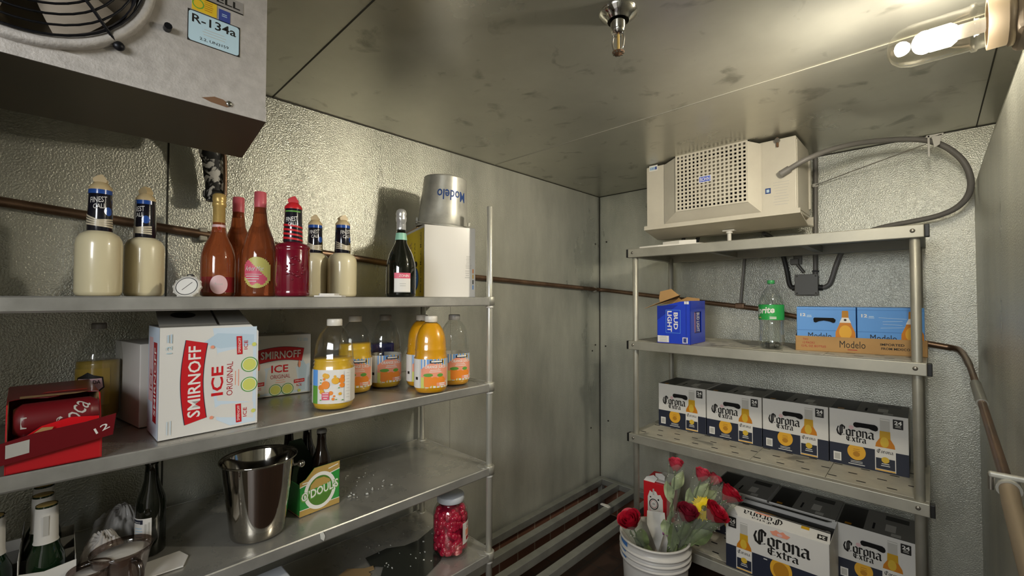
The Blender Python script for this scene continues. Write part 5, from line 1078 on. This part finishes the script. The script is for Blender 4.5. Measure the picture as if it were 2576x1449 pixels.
def rose(name, label, head, foot, s=1., m='rose_red', openn=.25, leafm='leaf', sleeve=True, cat='rose'):
    hd, ft = Vector(head), Vector(foot); ax = (hd-ft).normalized(); q = Vector((0, 0, 1)).rotation_difference(ax)
    t = thing(name, label, cat, ft, group='roses in the white bucket'); L = (hd-ft).length; rm = q.to_matrix().to_4x4()
    b = MB(); b.M = rm; b.tube(spline([(0, 0, 0), (.004, .003, L*.5), (0, 0, L+.004)], 6), .0032, 'stem', 8); b.obj('stem', t)
    b = MB(); b.M = rm @ Matrix.Translation((0, 0, L)) ; rnd = random.Random(hash(label) % 1000 if False else len(label)*7+int(head[0]*1000))
    b.ball((0, 0, .012*s), .013*s, m, 14, 10, (1, 1, 1.2))
    for ring_, (n_, r0, h, ln, cu) in enumerate([(3, .012, .054, -.15, 0), (4, .018, .056, 0, .2), (5, .023, .056, openn*.6, .8), (6, .027, .050, openn, 1.4)]):
        for i in range(n_): petal(b, r0*s, h*s, 2*pi*i/n_+ring_*.7+rnd.random()*.3, 2*pi/n_*1.45, ln, cu, m)
    b.obj('bloom', t)
    b = MB(); b.M = rm @ Matrix.Translation((0, 0, L))
    for i in range(5):
        a = 2*pi*i/5
        b.grid(lambda u, v, a=a: ((.008+.016*v)*s*cos(a+(u-.5)*.8*(1-v)), (.008+.016*v)*s*sin(a+(u-.5)*.8*(1-v)), s*(-.006+.022*v)), 4, 4, 'leaf')
    b.obj('sepal', t)
    for k in range(6 if m == 'rose_pink' else 4):
        b = MB(); b.M = rm @ Matrix.Translation((0, 0, L*((.84 if m == 'rose_pink' else .70)-.085*k))) @ Matrix.Rotation(k*2.3+rnd.random(), 4, 'Z') @ Matrix.Rotation(radians(20), 4, 'Y'); LL = (.105-.008*k)*s
        b.grid(lambda u, v: ((u-.5)*.054*s*sin(pi*(v*.92+.05))*1.0, .004*sin(v*9)+.006*(2*u-1)**2, LL*v), 6, 8, leafm); b.obj('leaf', t)
    if sleeve:
        b = MB(); b.M = rm; ph = rnd.random()*6; z0, z1 = L*.48, L+.034*s
        b.grid(lambda u, v: ((.008+.032*v*s)*cos(2*pi*u)*(1+.10*sin(7*2*pi*u+ph)*v), (.008+.032*v*s)*sin(2*pi*u)*(1+.10*sin(5*2*pi*u+ph)*v), z0+(z1-z0)*v+.012*v*sin(3*2*pi*u+ph)), 36, 10, 'film'); b.obj('clear_sleeve', t)
    b = MB(); b.M = rm @ Matrix.Translation((0, 0, L-.012))
    for k in range(14):
        a = rnd.random()*2*pi; rr = (.024+.014*rnd.random())*s; b.ball((rr*cos(a), rr*sin(a), (rnd.random()-.3)*.045), .0022, 'tiny_white', 6, 4)
    b.obj('filler_sprig', t)
    return t
def F(x, y, z=.55):       # foot of a stem so that it clears the bucket rim
    D = math.hypot(x-BX, y-BY); k = max(-.10, .12-.315*(D-.12)/(z-.435))/D if D > .12 else .3
    return (BX+k*(x-BX), BY+k*(y-BY), .12)
rose('rose', 'tall pink red rosebud in a clear sleeve at the top left of the bouquet', (.890, -.745, .735), F(.890, -.745, .735), 1.0, 'rose_pink', .02, 'leaf_pale')
rose('rose', 'pink red rosebud in a clear sleeve at the top middle of the bouquet', (.985, -.690, .700), F(.985, -.69, .70), 1.0, 'rose_pink', .02, 'leaf_pale')
rose('rose', 'pink red rosebud with pointed sleeve just right of the top middle one', (.985, -.545, .640), F(.985, -.545, .64), .95, 'rose_pink', .02, 'leaf_pale')
rose('rose', 'deep red rose leaning far right toward the beer case', (1.073, -.640, .620), F(1.073, -.64, .62), 1.25, 'rose_red', .25)
rose('rose', 'bright red open rose in front of the yellow daisy', (1.038, -.730, .555), F(1.038, -.73, .555), 1.3, 'rose_red', .35)
rose('rose', 'shaded dark rose wrapped in film in the middle of the bouquet', (.955, -.800, .545), F(.955, -.80, .545), 1.3, 'rose_dark', .1)
rose('rose', 'red open rose hanging low over the left rim of the bucket', (.765, -.920, .490), F(.765, -.92, .49), 1.25, 'rose_red', .4)
hd, ft = Vector((1.005, -.705, .585)), Vector(F(1.005, -.705, .585)); t = thing('daisy', 'yellow daisy behind the bright red open rose', 'flower', ft); q = (hd-ft).normalized(); fq = Vector((0, 0, 1)).rotation_difference(Vector((.55, -.65, .45)).normalized()).to_matrix().to_4x4()
b = MB(); b.tube(spline([(0, 0, 0), tuple((hd-ft)*.5+Vector((.01, 0, .01))), tuple(hd-ft)], 6), .003, 'stem', 8); b.obj('stem', t)
b = MB(); b.M = Matrix.Translation(hd-ft) @ fq
for ring_ in (0, 1):
    for i in range(17):
        a = 2*pi*(i+.5*ring_)/17; ln = .046-.006*ring_
        b.grid(lambda u, v, a=a, ln=ln, r=ring_: ((.010+ln*v)*cos(a)-(u-.5)*.0135*sin(pi*(v*.8+.15))*sin(a), (.010+ln*v)*sin(a)+(u-.5)*.0135*sin(pi*(v*.8+.15))*cos(a), .004*r+.010*v*(1-v)*2-.006*v), 3, 5, 'daisy_yellow')
b.obj('petals', t)
b = MB(); b.M = Matrix.Translation(hd-ft) @ fq; b.ball((0, 0, .003), .013, 'daisy_core', 16, 8, (1, 1, .5)); b.obj('flower_center', t)
b = MB(); b.prism([(-.06, 0), (.0, -.12), (.055, .0), (.05, .055), (-.055, .06)], 0, .001, 'paper_white', lambda u, v, w: (u*.8+.0, w+.25*v, v)); o = tag(b.obj('wrapping_paper'), 'folded white paper standing in the bucket behind the stems', 'paper'); o.location = (.775, -.700, .425); o.rotation_euler = (0, 0, radians(35))
b = MB(); b.tube([(.012*cos(a), .012*sin(a), .01*sin(3*a)) for a in [2*pi*i/20 for i in range(21)]], .004, 'ribbon', 8); o = tag(b.obj('ribbon'), 'small purple ribbon round a rose stem at the bucket rim', 'ribbon'); o.location = (.842, -.745, .43)
